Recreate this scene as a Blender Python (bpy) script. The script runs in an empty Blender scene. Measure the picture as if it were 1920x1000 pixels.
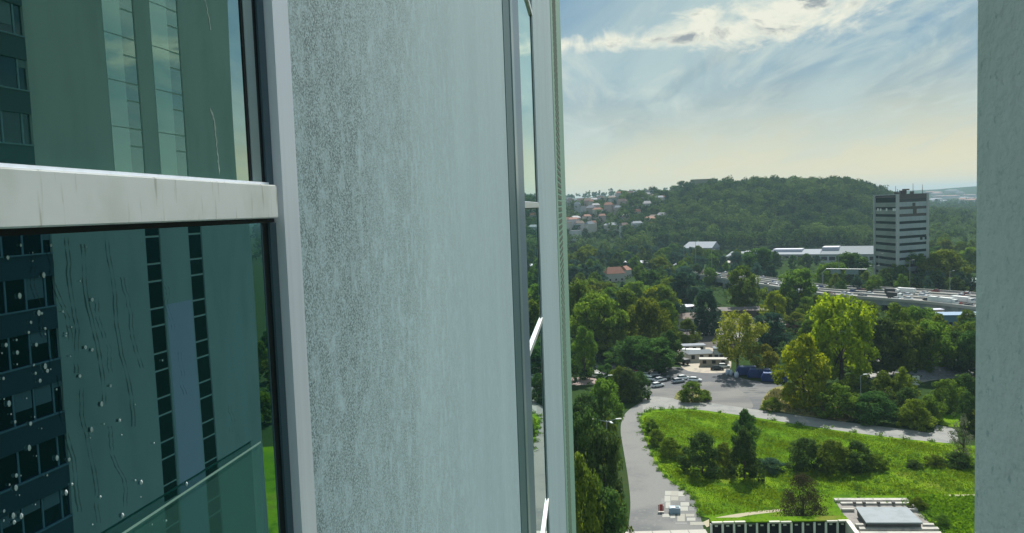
import bpy, bmesh, math, random
import numpy as np
from mathutils import Vector, Matrix
R = math.radians
rnd = random.Random(7)
S = bpy.context.scene
C = S.collection

# ------------------------------------------------------------------ camera
H = 55.0            # eye height above the ground
D = 0.45            # distance from the eye to the facade on the left
F = 1490.0
def solve_camera():
    fwd = Vector((137, 114, -F)).normalized()            # world +Y seen by the camera
    dn = Vector((759, -21000, -F)).normalized()          # world -Z
    dn = (dn - fwd * dn.dot(fwd)).normalized()
    up = -dn
    rt = fwd.cross(up).normalized()                      # world +X
    return Matrix((rt, fwd, up))                         # rows: camera -> world
ROT = solve_camera()
cam = bpy.data.cameras.new('camera')
cam.sensor_width = 36.0
cam.lens = F / 1920 * 36
cam.clip_start = 0.05
cam.clip_end = 40000
co = bpy.data.objects.new('camera', cam)
C.objects.link(co)
co.matrix_world = Matrix.Translation((0, 0, H)) @ ROT.to_4x4()
S.camera = co
S.render.resolution_x = 1024
S.render.resolution_y = 533

def ray(px, py):
    return ROT @ Vector((px - 960, 500 - py, -F))
def gp(px, py, z=0.0):
    d = ray(px, py); t = (z - H) / d.z
    return Vector((d.x * t, d.y * t, z))
def fy(px, py=386, x=-D):
    d = ray(px, py); return x / d.x * d.y
def dist_at(p, pxlen):                                   # metres covered by pxlen pixels at the point p
    q = ROT.transposed() @ (Vector(p) - Vector((0, 0, H)))
    return pxlen / F * -q.z

# ------------------------------------------------------------------ light
SUN_EL, SUN_AZ = 49.0, 11.0       # azimuth from +Y, negative = left
world = bpy.data.worlds.new('World'); S.world = world
world.use_nodes = True
def build_world():
    nt = world.node_tree; N = nt.nodes; L = nt.links
    N.clear()
    out = N.new('ShaderNodeOutputWorld'); bg = N.new('ShaderNodeBackground')
    bg.inputs['Strength'].default_value = 0.10
    L.new(bg.outputs[0], out.inputs[0])
    sky = N.new('ShaderNodeTexSky'); sky.sky_type = 'NISHITA'; sky.sun_disc = False
    sky.sun_elevation = R(SUN_EL); sky.sun_rotation = R(SUN_AZ)
    sky.air_density = 1.0; sky.dust_density = 1.6; sky.ozone_density = 1.6; sky.altitude = 250
    tc = N.new('ShaderNodeTexCoord')
    sep = N.new('ShaderNodeSeparateXYZ'); L.new(tc.outputs['Generated'], sep.inputs[0])
    def m(op, a, b=None, c=None, clamp=False):
        n = N.new('ShaderNodeMath'); n.operation = op; n.use_clamp = clamp
        for i, v in enumerate((a, b, c)):
            if v is None: continue
            if isinstance(v, (int, float)): n.inputs[i].default_value = v
            else: L.new(v, n.inputs[i])
        return n.outputs[0]
    def mix(f, a, b, mode='MIX'):
        n = N.new('ShaderNodeMix'); n.data_type = 'RGBA'; n.blend_type = mode
        for k, v in ((0, f), (6, a), (7, b)):
            if isinstance(v, (int, float)): n.inputs[k].default_value = v
            elif isinstance(v, tuple): n.inputs[k].default_value = (*v, 1)
            else: L.new(v, n.inputs[k])
        return n.outputs[2]
    def ss(v, lo, hi):
        n = N.new('ShaderNodeMapRange'); n.interpolation_type = 'SMOOTHSTEP'
        L.new(v, n.inputs[0]); n.inputs[1].default_value = lo; n.inputs[2].default_value = hi
        return n.outputs[0]
    X, Y, Z = sep.outputs
    el = m('ARCSINE', Z)
    az = m('ARCTAN2', X, Y)
    # high veil, thicker towards the horizon
    cz = m('ADD', m('MAXIMUM', Z, 0.0), 0.09)
    comb = N.new('ShaderNodeCombineXYZ')
    L.new(m('DIVIDE', X, cz), comb.inputs[0]); L.new(m('DIVIDE', Y, cz), comb.inputs[1])
    def noise(scale, detail, rough, dist=0.0, vec=None, off=(0, 0, 0), sc=(1, 1, 1), rot=0):
        mp = N.new('ShaderNodeMapping'); mp.inputs['Location'].default_value = off
        mp.inputs['Scale'].default_value = sc; mp.inputs['Rotation'].default_value = (0, 0, rot)
        L.new(vec or comb.outputs[0], mp.inputs[0])
        n = N.new('ShaderNodeTexNoise'); n.inputs['Scale'].default_value = scale
        n.inputs['Detail'].default_value = detail; n.inputs['Roughness'].default_value = rough
        n.inputs['Distortion'].default_value = dist
        L.new(mp.outputs[0], n.inputs['Vector'])
        return n.outputs[0]
    hz = m('POWER', m('SUBTRACT', 1.0, m('MAXIMUM', Z, 0.0), clamp=True), 9.0)
    near_sun = m('MULTIPLY', ss(az, -0.35, 0.42), 1.0)
    warm = mix(near_sun, (8.8, 8.6, 6.5), (11.6, 9.4, 5.4))
    blue = mix(ss(el, 0.0, 0.5), (2.3, 4.3, 5.7), (1.7, 3.1, 4.9))
    veil = mix(hz, blue, warm)
    veil = mix(ss(el, 0.0, 0.19), warm, blue)
    col = mix(0.86, sky.outputs[0], veil)
    # thin streaked cloud over the whole sky
    st = noise(1.1, 6, 0.55, 0.6, sc=(1.0, 0.33, 1), rot=R(35), off=(3, 1, 0))
    col = mix(m('MULTIPLY', m('MULTIPLY', ss(st, 0.36, 0.66), ss(el, 0.01, 0.13)), 0.85), col, (6.2, 7.3, 7.2))
    st3 = noise(2.2, 8, 0.62, 0.9, sc=(1.0, 0.30, 1), rot=R(48), off=(1, 5, 0))
    col = mix(m('MULTIPLY', m('MULTIPLY', ss(st3, 0.47, 0.68), ss(el, 0.02, 0.10)), 0.7), col, (7.6, 8.2, 7.6))
    dk = noise(1.7, 7, 0.6, 0.8, sc=(1.0, 0.28, 1), rot=R(42), off=(9, 3, 0))
    col = mix(m('MULTIPLY', m('MULTIPLY', ss(dk, 0.50, 0.68), ss(el, 0.05, 0.14)), 0.55), col, (3.3, 4.5, 5.1))
    st2 = noise(3.2, 5, 0.6, 0.4, sc=(1.0, 0.25, 1), rot=R(62), off=(7, 2, 0))
    col = mix(m('MULTIPLY', m('MULTIPLY', ss(st2, 0.5, 0.74), ss(el, 0.0, 0.09)), 0.6), col, (7.6, 7.9, 7.2))
    # one ragged bank of cumulus, rising to the right
    cen = m('ADD', 0.196, m('MULTIPLY', m('POWER', m('MAXIMUM', m('SUBTRACT', az, 0.09), 0.0), 2.0), 0.70))
    ang = N.new('ShaderNodeCombineXYZ'); L.new(az, ang.inputs[0]); L.new(el, ang.inputs[1])
    nb = noise(9.0, 8, 0.62, 0.7, vec=ang.outputs[0], sc=(1, 1.9, 1), rot=R(-14), off=(0.4, 0.2, 0))
    nb2 = noise(30.0, 6, 0.6, 0.3, vec=ang.outputs[0], sc=(1, 1.7, 1), rot=R(-16))
    wd = m('ADD', 0.016, m('MULTIPLY', ss(az, 0.05, 0.33), 0.030))
    dd = m('DIVIDE', m('SUBTRACT', el, cen), wd)
    bank = m('SUBTRACT', 1.0, m('ABSOLUTE', dd))
    bank = m('ADD', bank, m('MULTIPLY', m('SUBTRACT', nb, 0.5), 5.0))
    bank = m('ADD', bank, m('MULTIPLY', m('SUBTRACT', nb2, 0.5), 1.6))
    far_el = m('MULTIPLY', ss(el, 0.42, 0.30), ss(el, 0.10, 0.14))
    bmask = m('MULTIPLY', ss(bank, -0.1, 1.05), far_el)
    shade = noise(22.0, 7, 0.6, 0.5, vec=ang.outputs[0], sc=(1, 2.2, 1), rot=R(-20), off=(0, 0.015, 2))
    core = m('MULTIPLY', ss(shade, 0.46, 0.62), ss(bank, 0.5, 1.4))
    ccol = mix(core, (10.8, 10.2, 8.6), (3.9, 4.2, 4.5))
    col = mix(m('MULTIPLY', bmask, 0.97), col, ccol)
    # faint contrail low on the right
    cl = m('SUBTRACT', el, m('ADD', 0.048, m('MULTIPLY', m('SUBTRACT', az, 0.15), 0.06)))
    tr = m('MULTIPLY', ss(m('ABSOLUTE', cl), 0.0022, 0.0), m('MULTIPLY', ss(az, 0.16, 0.3), ss(az, 0.62, 0.5)))
    col = mix(m('MULTIPLY', tr, 0.28), col, (9.0, 8.6, 6.6))
    col = mix(1.0, col, (0.47, 0.50, 0.50), 'MULTIPLY')
    # below the horizon: dull ground colour
    col = mix(ss(Z, -0.02, -0.06), col, (0.9, 1.1, 0.8))
    L.new(col, bg.inputs['Color'])
build_world()

sl = bpy.data.lights.new('sun', 'SUN'); sl.energy = 4.0; sl.angle = R(0.6); sl.color = (1.0, 0.965, 0.89)
so = bpy.data.objects.new('sun', sl); C.objects.link(so)
sd = Vector((math.sin(R(SUN_AZ)) * math.cos(R(SUN_EL)), math.cos(R(SUN_AZ)) * math.cos(R(SUN_EL)), math.sin(R(SUN_EL))))
so.rotation_euler = sd.to_track_quat('Z', 'Y').to_euler()
so.location = (0, 0, 120)
S.view_settings.view_transform = 'Standard'
S.view_settings.look = 'None'
S.view_settings.exposure = 0.8
S.view_settings.gamma = 1.0
S.view_settings.use_curve_mapping = False
try: S.cycles.max_bounces = 8; S.cycles.transparent_max_bounces = 8; S.cycles.volume_bounces = 0
except Exception: pass

# ------------------------------------------------------------------ materials
def mat(name, col, rough=0.8, metal=0.0, noise=None, bump=None, spec=None, trans=0.0, coord='Object'):
    """noise = (scale, detail, colour2, lo, hi, stretch); bump = (scale, strength, distance, stretch)"""
    m = bpy.data.materials.new(name); m.use_nodes = True
    nt = m.node_tree; N = nt.nodes; L = nt.links
    b = N['Principled BSDF']
    b.inputs['Base Color'].default_value = (*col, 1)
    b.inputs['Roughness'].default_value = rough; b.inputs['Metallic'].default_value = metal
    if spec is not None: b.inputs['Specular IOR Level'].default_value = spec
    tc = N.new('ShaderNodeTexCoord')
    def nz(scale, detail, stretch, rough_=0.55, dist=0.0):
        mp = N.new('ShaderNodeMapping'); mp.inputs['Scale'].default_value = stretch
        L.new(tc.outputs[coord], mp.inputs[0])
        n = N.new('ShaderNodeTexNoise'); n.inputs['Scale'].default_value = scale; n.inputs['Detail'].default_value = detail
        n.inputs['Roughness'].default_value = rough_; n.inputs['Distortion'].default_value = dist
        L.new(mp.outputs[0], n.inputs['Vector']); return n.outputs[0]
    cur = None
    for k in (noise if isinstance(noise, list) else [noise] if noise else []):
        sc, det, c2, lo, hi, stv = k
        r = N.new('ShaderNodeMapRange'); r.inputs[1].default_value = lo; r.inputs[2].default_value = hi
        r.interpolation_type = 'SMOOTHSTEP'
        L.new(nz(sc, det, stv), r.inputs[0])
        x = N.new('ShaderNodeMix'); x.data_type = 'RGBA'
        L.new(r.outputs[0], x.inputs[0])
        if cur is None: x.inputs[6].default_value = (*col, 1)
        else: L.new(cur, x.inputs[6])
        x.inputs[7].default_value = (*c2, 1)
        cur = x.outputs[2]
    if cur is not None: L.new(cur, b.inputs['Base Color'])
    if bump:
        sc, stg, ds, stv = bump
        bp = N.new('ShaderNodeBump'); bp.inputs['Strength'].default_value = stg; bp.inputs['Distance'].default_value = ds
        L.new(nz(sc, 4, stv), bp.inputs['Height']); L.new(bp.outputs[0], b.inputs['Normal'])
    return m
U = (1, 1, 1)
def leaf_mat(name, dark, light, trans=0.35):
    m = bpy.data.materials.new(name); m.use_nodes = True
    nt = m.node_tree; N = nt.nodes; L = nt.links
    b = N['Principled BSDF']; b.inputs['Roughness'].default_value = 0.8; b.inputs['Specular IOR Level'].default_value = 0.0
    at = N.new('ShaderNodeAttribute'); at.attribute_name = 'tint'
    oi = N.new('ShaderNodeObjectInfo')
    x = N.new('ShaderNodeMix'); x.data_type = 'RGBA'
    x.inputs[6].default_value = (*dark, 1); x.inputs[7].default_value = (*light, 1)
    L.new(at.outputs['Fac'], x.inputs[0])
    hs = N.new('ShaderNodeHueSaturation')
    mr = N.new('ShaderNodeMapRange'); mr.inputs[3].default_value = 0.485; mr.inputs[4].default_value = 0.52
    L.new(oi.outputs['Random'], mr.inputs[0]); L.new(mr.outputs[0], hs.inputs['Hue'])
    mr2 = N.new('ShaderNodeMapRange'); mr2.inputs[3].default_value = 0.8; mr2.inputs[4].default_value = 1.2
    L.new(oi.outputs['Random'], mr2.inputs[0]); L.new(mr2.outputs[0], hs.inputs['Value'])
    L.new(x.outputs[2], hs.inputs['Color']); L.new(hs.outputs[0], b.inputs['Base Color'])
    t = N.new('ShaderNodeBsdfTranslucent'); L.new(hs.outputs[0], t.inputs['Color'])
    ms = N.new('ShaderNodeMixShader'); ms.inputs[0].default_value = trans
    L.new(b.outputs[0], ms.inputs[1]); L.new(t.outputs[0], ms.inputs[2])
    L.new(ms.outputs[0], N['Material Output'].inputs[0])
    return m
def glass_mat(name, base, f0, f90, tint=(1, 1, 1), rough=0.0, power=3.0, wob=0.0):
    """window glass over a dark room: dark body colour plus a coated mirror reflection"""
    m = bpy.data.materials.new(name); m.use_nodes = True
    nt = m.node_tree; N = nt.nodes; L = nt.links
    b = N['Principled BSDF']; b.inputs['Base Color'].default_value = (*base, 1); b.inputs['Roughness'].default_value = 1.0
    b.inputs['Specular IOR Level'].default_value = 0.0
    g = N.new('ShaderNodeBsdfGlossy'); g.inputs['Roughness'].default_value = rough; g.inputs['Color'].default_value = (*tint, 1)
    lw = N.new('ShaderNodeLayerWeight'); lw.inputs['Blend'].default_value = 0.5
    p = N.new('ShaderNodeMath'); p.operation = 'POWER'; p.inputs[1].default_value = power
    L.new(lw.outputs['Facing'], p.inputs[0])
    r = N.new('ShaderNodeMapRange'); r.inputs[3].default_value = f0; r.inputs[4].default_value = f90
    L.new(p.outputs[0], r.inputs[0])
    if wob:
        tc = N.new('ShaderNodeTexCoord'); n = N.new('ShaderNodeTexNoise'); n.inputs['Scale'].default_value = 1.4
        n.inputs['Detail'].default_value = 1
        L.new(tc.outputs['Object'], n.inputs['Vector'])
        bp = N.new('ShaderNodeBump'); bp.inputs['Strength'].default_value = wob; bp.inputs['Distance'].default_value = 0.02
        L.new(n.outputs[0], bp.inputs['Height']); L.new(bp.outputs[0], g.inputs['Normal'])
    ms = N.new('ShaderNodeMixShader'); L.new(r.outputs[0], ms.inputs[0])
    L.new(b.outputs[0], ms.inputs[1]); L.new(g.outputs[0], ms.inputs[2])
    L.new(ms.outputs[0], N['Material Output'].inputs[0])
    return m

def plaster_mat():
    """grey-green scratched render, soiled in fine dark specks towards the near window"""
    m = bpy.data.materials.new('facade_render'); m.use_nodes = True
    nt = m.node_tree; N = nt.nodes; L = nt.links
    b = N['Principled BSDF']; b.inputs['Roughness'].default_value = 0.9
    tc = N.new('ShaderNodeTexCoord')
    def nz(scale, detail, stretch, rough_=0.6):
        mp = N.new('ShaderNodeMapping'); mp.inputs['Scale'].default_value = stretch
        L.new(tc.outputs['Object'], mp.inputs[0])
        n = N.new('ShaderNodeTexNoise'); n.inputs['Scale'].default_value = scale; n.inputs['Detail'].default_value = detail
        n.inputs['Roughness'].default_value = rough_
        L.new(mp.outputs[0], n.inputs['Vector']); return n.outputs[0]
    def rng(v, a, c, lo=0.0, hi=1.0):
        r = N.new('ShaderNodeMapRange'); r.interpolation_type = 'SMOOTHSTEP'
        L.new(v, r.inputs[0]); r.inputs[1].default_value = a; r.inputs[2].default_value = c
        r.inputs[3].default_value = lo; r.inputs[4].default_value = hi; return r.outputs[0]
    def mul(a, c, op='MULTIPLY'):
        n = N.new('ShaderNodeMath'); n.operation = op; n.use_clamp = (op == 'ADD')
        for i, v in enumerate((a, c)):
            if isinstance(v, (int, float)): n.inputs[i].default_value = v
            else: L.new(v, n.inputs[i])
        return n.outputs[0]
    def mix(f, a, c):
        x = N.new('ShaderNodeMix'); x.data_type = 'RGBA'
        L.new(f, x.inputs[0])
        for k, v in ((6, a), (7, c)):
            if isinstance(v, tuple): x.inputs[k].default_value = (*v, 1)
            else: L.new(v, x.inputs[k])
        return x.outputs[2]
    sep = N.new('ShaderNodeSeparateXYZ'); L.new(tc.outputs['Object'], sep.inputs[0])
    near = rng(sep.outputs[1], 1.1, 3.3, 1.0, 0.30)          # y: distance along the wall
    grain = nz(330, 4, (1, 1, 1), 0.7)
    mid = nz(30, 5, (1, 1, 0.75))
    streak = nz(3.2, 6, (1, 1, 0.22))
    big = nz(0.9, 4, (1, 1, 0.45))
    specks = mul(rng(grain, 0.43, 0.56), rng(mid, 0.22, 0.58))
    specks = mul(specks, mul(near, rng(streak, 0.32, 0.62, 0.65, 1.0)))
    col = mix(rng(big, 0.35, 0.7), PL1, PL2)
    col = mix(mul(rng(streak, 0.45, 0.75), 0.18), col, PL3)
    col = mix(specks, col, (0.11, 0.17, 0.175))
    L.new(col, b.inputs['Base Color'])
    bp = N.new('ShaderNodeBump'); bp.inputs['Strength'].default_value = 0.35; bp.inputs['Distance'].default_value = 0.003
    L.new(mul(grain, mid, 'ADD'), bp.inputs['Height']); L.new(bp.outputs[0], b.inputs['Normal'])
    return m
PL1, PL2, PL3 = (0.50, 0.67, 0.73), (0.45, 0.61, 0.67), (0.38, 0.53, 0.58)
M = {
 'plaster': plaster_mat(),
 'pier': mat('side_wall_render', (0.86, 0.90, 0.88), 0.9, noise=[(3, 4, (0.78, 0.84, 0.79), 0.4, 0.7, U), (70, 3, (0.54, 0.64, 0.62), 0.60, 0.74, (1, 1, 1.0)), (1.1, 5, (0.60, 0.70, 0.66), 0.45, 0.7, (1, 1, 0.4))],
             bump=(30, 1.0, 0.014, (1, 1, 1.3))),
 'alu': mat('brushed_aluminium', (0.80, 0.86, 0.97), 0.36, 0.1, noise=(60, 3, (0.74, 0.80, 0.91), 0.4, 0.7, (1, 1, 0.02))),
 'alu_transom': mat('weathered_aluminium', (0.92, 0.94, 0.96), 0.30, 0.1,
     noise=[(9, 5, (0.78, 0.80, 0.78), 0.45, 0.72, (1, 1, 0.7)), (80, 4, (0.58, 0.58, 0.53), 0.60, 0.75, (1, 1, 0.12))], bump=(40, 0.1, 0.002, U)),
 'slate': mat('slate_blue_frame', (0.075, 0.14, 0.19), 0.4, 0.2),
 'stile': mat('grey_green_stile', (0.24, 0.35, 0.38), 0.3, 0.2),
 'gasket': mat('black_gasket', (0.006, 0.007, 0.010), 0.6),
 'teal': mat('dark_teal_profile', (0.075, 0.16, 0.185), 0.5),
 'bluegrey': mat('blue_grey_profile', (0.16, 0.25, 0.33), 0.4, 0.2),
 'room': mat('dark_room', (0.02, 0.03, 0.03), 0.9),
 'glass_up': glass_mat('upper_glass', (0.010, 0.040, 0.035), 0.34, 1.0, (0.80, 1.0, 0.90), power=2.0, wob=0.12),
 'glass_low': glass_mat('lower_glass', (0.003, 0.014, 0.022), 0.30, 0.95, (0.60, 0.95, 1.0), power=2.2, wob=0.12),
 'glass_far': glass_mat('far_window_glass', (0.01, 0.03, 0.03), 0.15, 1.0, (0.86, 1.0, 0.96), power=2.2),
 'perf': mat('pale_green_bead', (0.22, 0.44, 0.34), 0.8),
 'hole': mat('green_shadowed_hole', (0.02, 0.075, 0.04), 0.9),
}

# ------------------------------------------------------------------ object helpers
class MB:
    def __init__(s): s.v = []; s.f = []; s.mi = []
    def add(s, vs, fs, mi=0):
        n = len(s.v); s.v += [tuple(v) for v in vs]; s.f += [tuple(i + n for i in f) for f in fs]; s.mi += [mi] * len(fs); return s
    def box(s, x0, x1, y0, y1, z0, z1, mi=0):
        return s.add([(x0,y0,z0),(x1,y0,z0),(x1,y1,z0),(x0,y1,z0),(x0,y0,z1),(x1,y0,z1),(x1,y1,z1),(x0,y1,z1)],
                     [(0,3,2,1),(4,5,6,7),(0,1,5,4),(1,2,6,5),(2,3,7,6),(3,0,4,7)], mi)
    def obox(s, c, ax, ay, az, hx, hy, hz, mi=0):          # oriented box
        c = Vector(c); vs = []
        for k in ((-1,-1,-1),(1,-1,-1),(1,1,-1),(-1,1,-1),(-1,-1,1),(1,-1,1),(1,1,1),(-1,1,1)):
            vs.append(c + ax*hx*k[0] + ay*hy*k[1] + az*hz*k[2])
        return s.add(vs, [(0,3,2,1),(4,5,6,7),(0,1,5,4),(1,2,6,5),(2,3,7,6),(3,0,4,7)], mi)
    def tube(s, p0, p1, r0, r1=None, n=8, cap=True):
        r1 = r0 if r1 is None else r1
        p0 = Vector(p0); p1 = Vector(p1); a = (p1 - p0).normalized()
        u = a.orthogonal().normalized(); w = a.cross(u)
        vs = [p + (u*math.cos(t) + w*math.sin(t))*r for p, r in ((p0, r0), (p1, r1)) for t in [2*math.pi*i/n for i in range(n)]]
        fs = [(i, (i+1) % n, n+(i+1) % n, n+i) for i in range(n)]
        if cap: fs += [tuple(range(n))[::-1], tuple(range(n, 2*n))]
        return s.add(vs, fs)
    def prism(s, pts, z0, z1, mi=0):
        n = len(pts)
        vs = [(p[0], p[1], z0) for p in pts] + [(p[0], p[1], z1) for p in pts]
        return s.add(vs, [tuple(range(n))[::-1], tuple(range(n, 2*n))] + [(i, (i+1) % n, n+(i+1) % n, n+i) for i in range(n)], mi)
    def mesh(s, name, mats):
        me = bpy.data.meshes.new(name); me.from_pydata(s.v, [], s.f)
        for m in (mats if isinstance(mats, (list, tuple)) else [mats]): me.materials.append(m)
        me.polygons.foreach_set('material_index', s.mi); me.validate(); me.update()
        return me
    def build(s, name, mats, parent=None, bevel=0.0, smooth=False, loc=None):
        me = s.mesh(name, mats)
        bm = bmesh.new(); bm.from_mesh(me); bmesh.ops.recalc_face_normals(bm, faces=bm.faces)
        if bevel: bmesh.ops.bevel(bm, geom=list(bm.edges), offset=bevel, segments=2, affect='EDGES')
        bm.to_mesh(me); bm.free()
        if smooth: me.polygons.foreach_set('use_smooth', [True]*len(me.polygons))
        o = bpy.data.objects.new(name, me); C.objects.link(o)
        if parent: o.parent = parent
        if loc is not None: o.location = loc
        return o
def tag(o, label=None, cat=None, group=None, kind=None):
    for k, v in (('label', label), ('category', cat), ('group', group), ('kind', kind)):
        if v: o[k] = v
    return o
def thing(name, loc, label, cat, group=None, rz=0.0):
    o = bpy.data.objects.new(name, None); C.objects.link(o); o.location = loc; o.rotation_euler = (0, 0, rz)
    o.empty_display_size = 0.5
    return tag(o, label, cat, group)
def link(name, me, parent, loc=(0,0,0), rz=0.0, scale=None, m=None):
    o = bpy.data.objects.new(name, me); C.objects.link(o); o.parent = parent; o.location = loc; o.rotation_euler = (0,0,rz)
    if scale: o.scale = scale
    if m is not None:
        o.material_slots[0].link = 'OBJECT'; o.material_slots[0].material = m
    return o
def copy_tree(o, parent=None):
    c = o.copy(); C.objects.link(c); c.parent = parent
    for ch in list(o.children): copy_tree(ch, c)
    return c
def sheet(name, pts, z, m, kind='structure', thick=0.0):
    b = MB()
    if thick: b.prism([(p[0], p[1]) for p in pts], z - thick, z)
    else: b.add([(p[0], p[1], z) for p in pts], [tuple(range(len(pts)))])
    me = b.mesh(name, m)
    bm = bmesh.new(); bm.from_mesh(me); bmesh.ops.triangulate(bm, faces=bm.faces)
    bmesh.ops.recalc_face_normals(bm, faces=bm.faces)
    if not thick:
        for f in bm.faces:
            if f.normal.z < 0: f.normal_flip()
    bm.to_mesh(me); bm.free()
    o = bpy.data.objects.new(name, me); C.objects.link(o); o['kind'] = kind
    return o
def curve_pts(pts, n=8):          # Catmull-Rom through the points
    out = []
    for i in range(len(pts) - 1):
        p0 = Vector(pts[max(i-1, 0)]); p1 = Vector(pts[i]); p2 = Vector(pts[i+1]); p3 = Vector(pts[min(i+2, len(pts)-1)])
        for k in range(n):
            t = k / n
            out.append(0.5*((2*p1) + (p2-p0)*t + (2*p0-5*p1+4*p2-p3)*t*t + (3*p1-p0-3*p2+p3)*t**3))
    out.append(Vector(pts[-1])); return out
# ================================================================== the tower the picture is taken from
XG = 0.0135                                 # depth of the near glass behind the facade plane
XF = -D                                     # plane of the facade
FLOOR = 6.55 * D                            # storey height
Y_A0, Y_A1 = fy(527, 388), fy(556, 388)     # pale aluminium cover strip beside the near window
Y_P1 = fy(955, 388)                         # far end of the plaster panel
Y_W0, Y_W1 = fy(983, 388), fy(1010, 388)    # far window
Y_END = fy(1061, 388)                       # end of the facade
ZT, ZB = H + 26, 0.0
tower = thing('apartment_tower', (XF, 0, 0), 'tall grey-green rendered apartment tower filling the left half of the view', 'apartment tower')
def tl(o):                                   # children are modelled in world coordinates
    o.parent = tower; o.matrix_parent_inverse = Matrix.Translation((-XF, 0, 0)); return o
# walls
tl(MB().box(XF-0.35, XF, Y_A1, Y_P1, ZB, ZT).build('wall_panel', M['plaster']))
Y_N0 = -1.2
tl(MB().box(XF-0.35, XF, Y_W1+0.02, Y_END, ZB, ZT).build('wall_panel', M['plaster']))
tl(MB().box(XF-0.35, XF, -14, Y_N0, ZB, ZT).build('wall_panel', M['plaster']))
tl(MB().box(-15, XF-0.36, -14, Y_END, ZB, ZT).build('building_core', M['room']))
tl(MB().box(-15, XF-0.352, Y_END+0.001, Y_END+0.3, ZB, ZT).build('end_wall', M['plaster']))
# corner bead; its row of holes is raised blocks coloured dark as if shaded
Y_B0 = fy(1043, 388)
tl(MB().box(XF+0.001, XF+0.006, Y_B0, Y_END, ZB, ZT).build('corner_bead', M['perf']))
hb = MB(); z = H - 9.0; k = 0
yh0, yh1 = fy(1046.5, 388), fy(1052.5, 388)
while z < H + 6.5:
    hb.box(XF+0.0062, XF+0.009, yh0, yh1, z, z + 0.062); z += 0.105; k += 1
hole = tl(hb.build('bead_perforation', M['hole'])); hole['kind'] = 'stuff'
# transoms: two per storey, window panes between them
def window(name, y0, y1, xg, glass_top, glass_low, label, tilt_u=0.0, tilt_l=0.0, floors=(-2, 3), near=False):
    for fl in range(*floors):
        zb = H + fl * FLOOR - 0.0015
        w = bpy.data.objects.new('window', None); C.objects.link(w); w.parent = tower; w.location = (0, y0, zb)
        if fl == 0: w['label'] = label
        def pt(mb, nm, m, **kw):
            o = mb.build(nm, m, **kw); o.parent = w; return o
        # origin: outer plane, near end, transom underside
        ly = y1 - y0; t = 0.106 * D; up = 4.08 * D; dn = -2.5 * D
        e = 0.022 if near else 0.010
        pt(MB().box(-0.05, 0.004, 0, ly - e, 0, t), 'transom', M['alu_transom'], bevel=0.0015)
        pt(MB().box(-0.05, 0.004, 0, ly - e, dn, dn + t), 'transom', M['alu_transom'], bevel=0.0015)
        # thin pale drip line above and shadow gap beneath
        pt(MB().box(-0.030, -0.006, 0, ly - e - 0.004, t + 0.0005, t + 0.004), 'glazing_bead', M['alu'])
        pt(MB().box(-0.045, -0.010, 0, ly - 0.004, -0.006, -0.0005), 'gasket', M['gasket'])
        for (za, zc, tilt, gm, nm) in ((t + 0.0045, up - 0.007, tilt_u, glass_top, 'upper_pane'), (dn + t + 0.001, -0.0065, tilt_l, glass_low, 'lower_pane')):
            s = math.sin(tilt); yl = ly - ((0.075 if nm == 'upper_pane' else 0.046) if near else 0.10)
            g = MB(); xe = -xg
            g.add([(xe - s*yl, 0, za), (xe, yl, za), (xe, yl, zc), (xe - s*yl, 0, zc),
                   (xe - s*yl - 0.008, 0, za), (xe - 0.008, yl, za), (xe - 0.008, yl, zc), (xe - s*yl - 0.008, 0, zc)],
                  [(0,1,2,3), (4,7,6,5), (0,4,5,1), (1,5,6,2), (2,6,7,3), (3,7,4,0)])
            pt(g, nm, gm)
        if near:
            z0, z1 = t + 0.001, up - 0.003; yl = ly - 0.075
            for (a, b, x0, x1, mm, nm) in (
                    (yl, yl + 0.006, -0.05, -0.012, 'gasket', 'gasket'), (yl + 0.006, yl + 0.036, -0.05, -0.011, 'stile', 'sash_stile'),
                    (yl + 0.036, yl + 0.050, -0.05, -0.012, 'gasket', 'gasket'), (yl + 0.050, ly - 0.001, -0.05, -0.009, 'slate', 'jamb')):
                pt(MB().box(x0, x1, a, b, z0, z1), nm, M[mm])
            z0, z1 = dn + t + 0.001, -0.007; yl = ly - 0.046
            for (a, b, x0, x1, mm, nm) in (
                    (yl, yl + 0.004, -0.05, -0.0128, 'slate', 'sash_stile'),
                    (yl + 0.004, yl + 0.022, -0.05, -0.0125, 'gasket', 'gasket'), (yl + 0.022, ly - 0.001, -0.05, -0.009, 'slate', 'jamb')):
                pt(MB().box(x0, x1, a, b, z0, z1), nm, M[mm])
        else:
            z0, z1 = dn + t + 0.001, up - 0.003
            pt(MB().box(-0.05, -0.012, yl, yl + 0.05, t + 0.001, up - 0.003), 'sash_stile', M['gasket'])
            pt(MB().box(-0.05, -0.012, yl, yl + 0.05, dn + t + 0.001, -0.007), 'sash_stile', M['gasket'])
            pt(MB().box(-0.05, -0.006, yl + 0.051, ly + 0.018, dn, up - 0.002), 'jamb', M['stile'])
MU_U, MU_L = R(2.75), R(3.05)
window('window', Y_N0 + 0.001, Y_A0, XG, M['glass_up'], M['glass_low'],
       'large near window with a wide pale aluminium transom across it', MU_U, MU_L, near=True)
window('window', Y_W0, Y_W1, 0.014, M['glass_far'], M['glass_far'],
       'narrow far window seen almost edge-on, mirroring sky and road', 0, 0)
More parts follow.
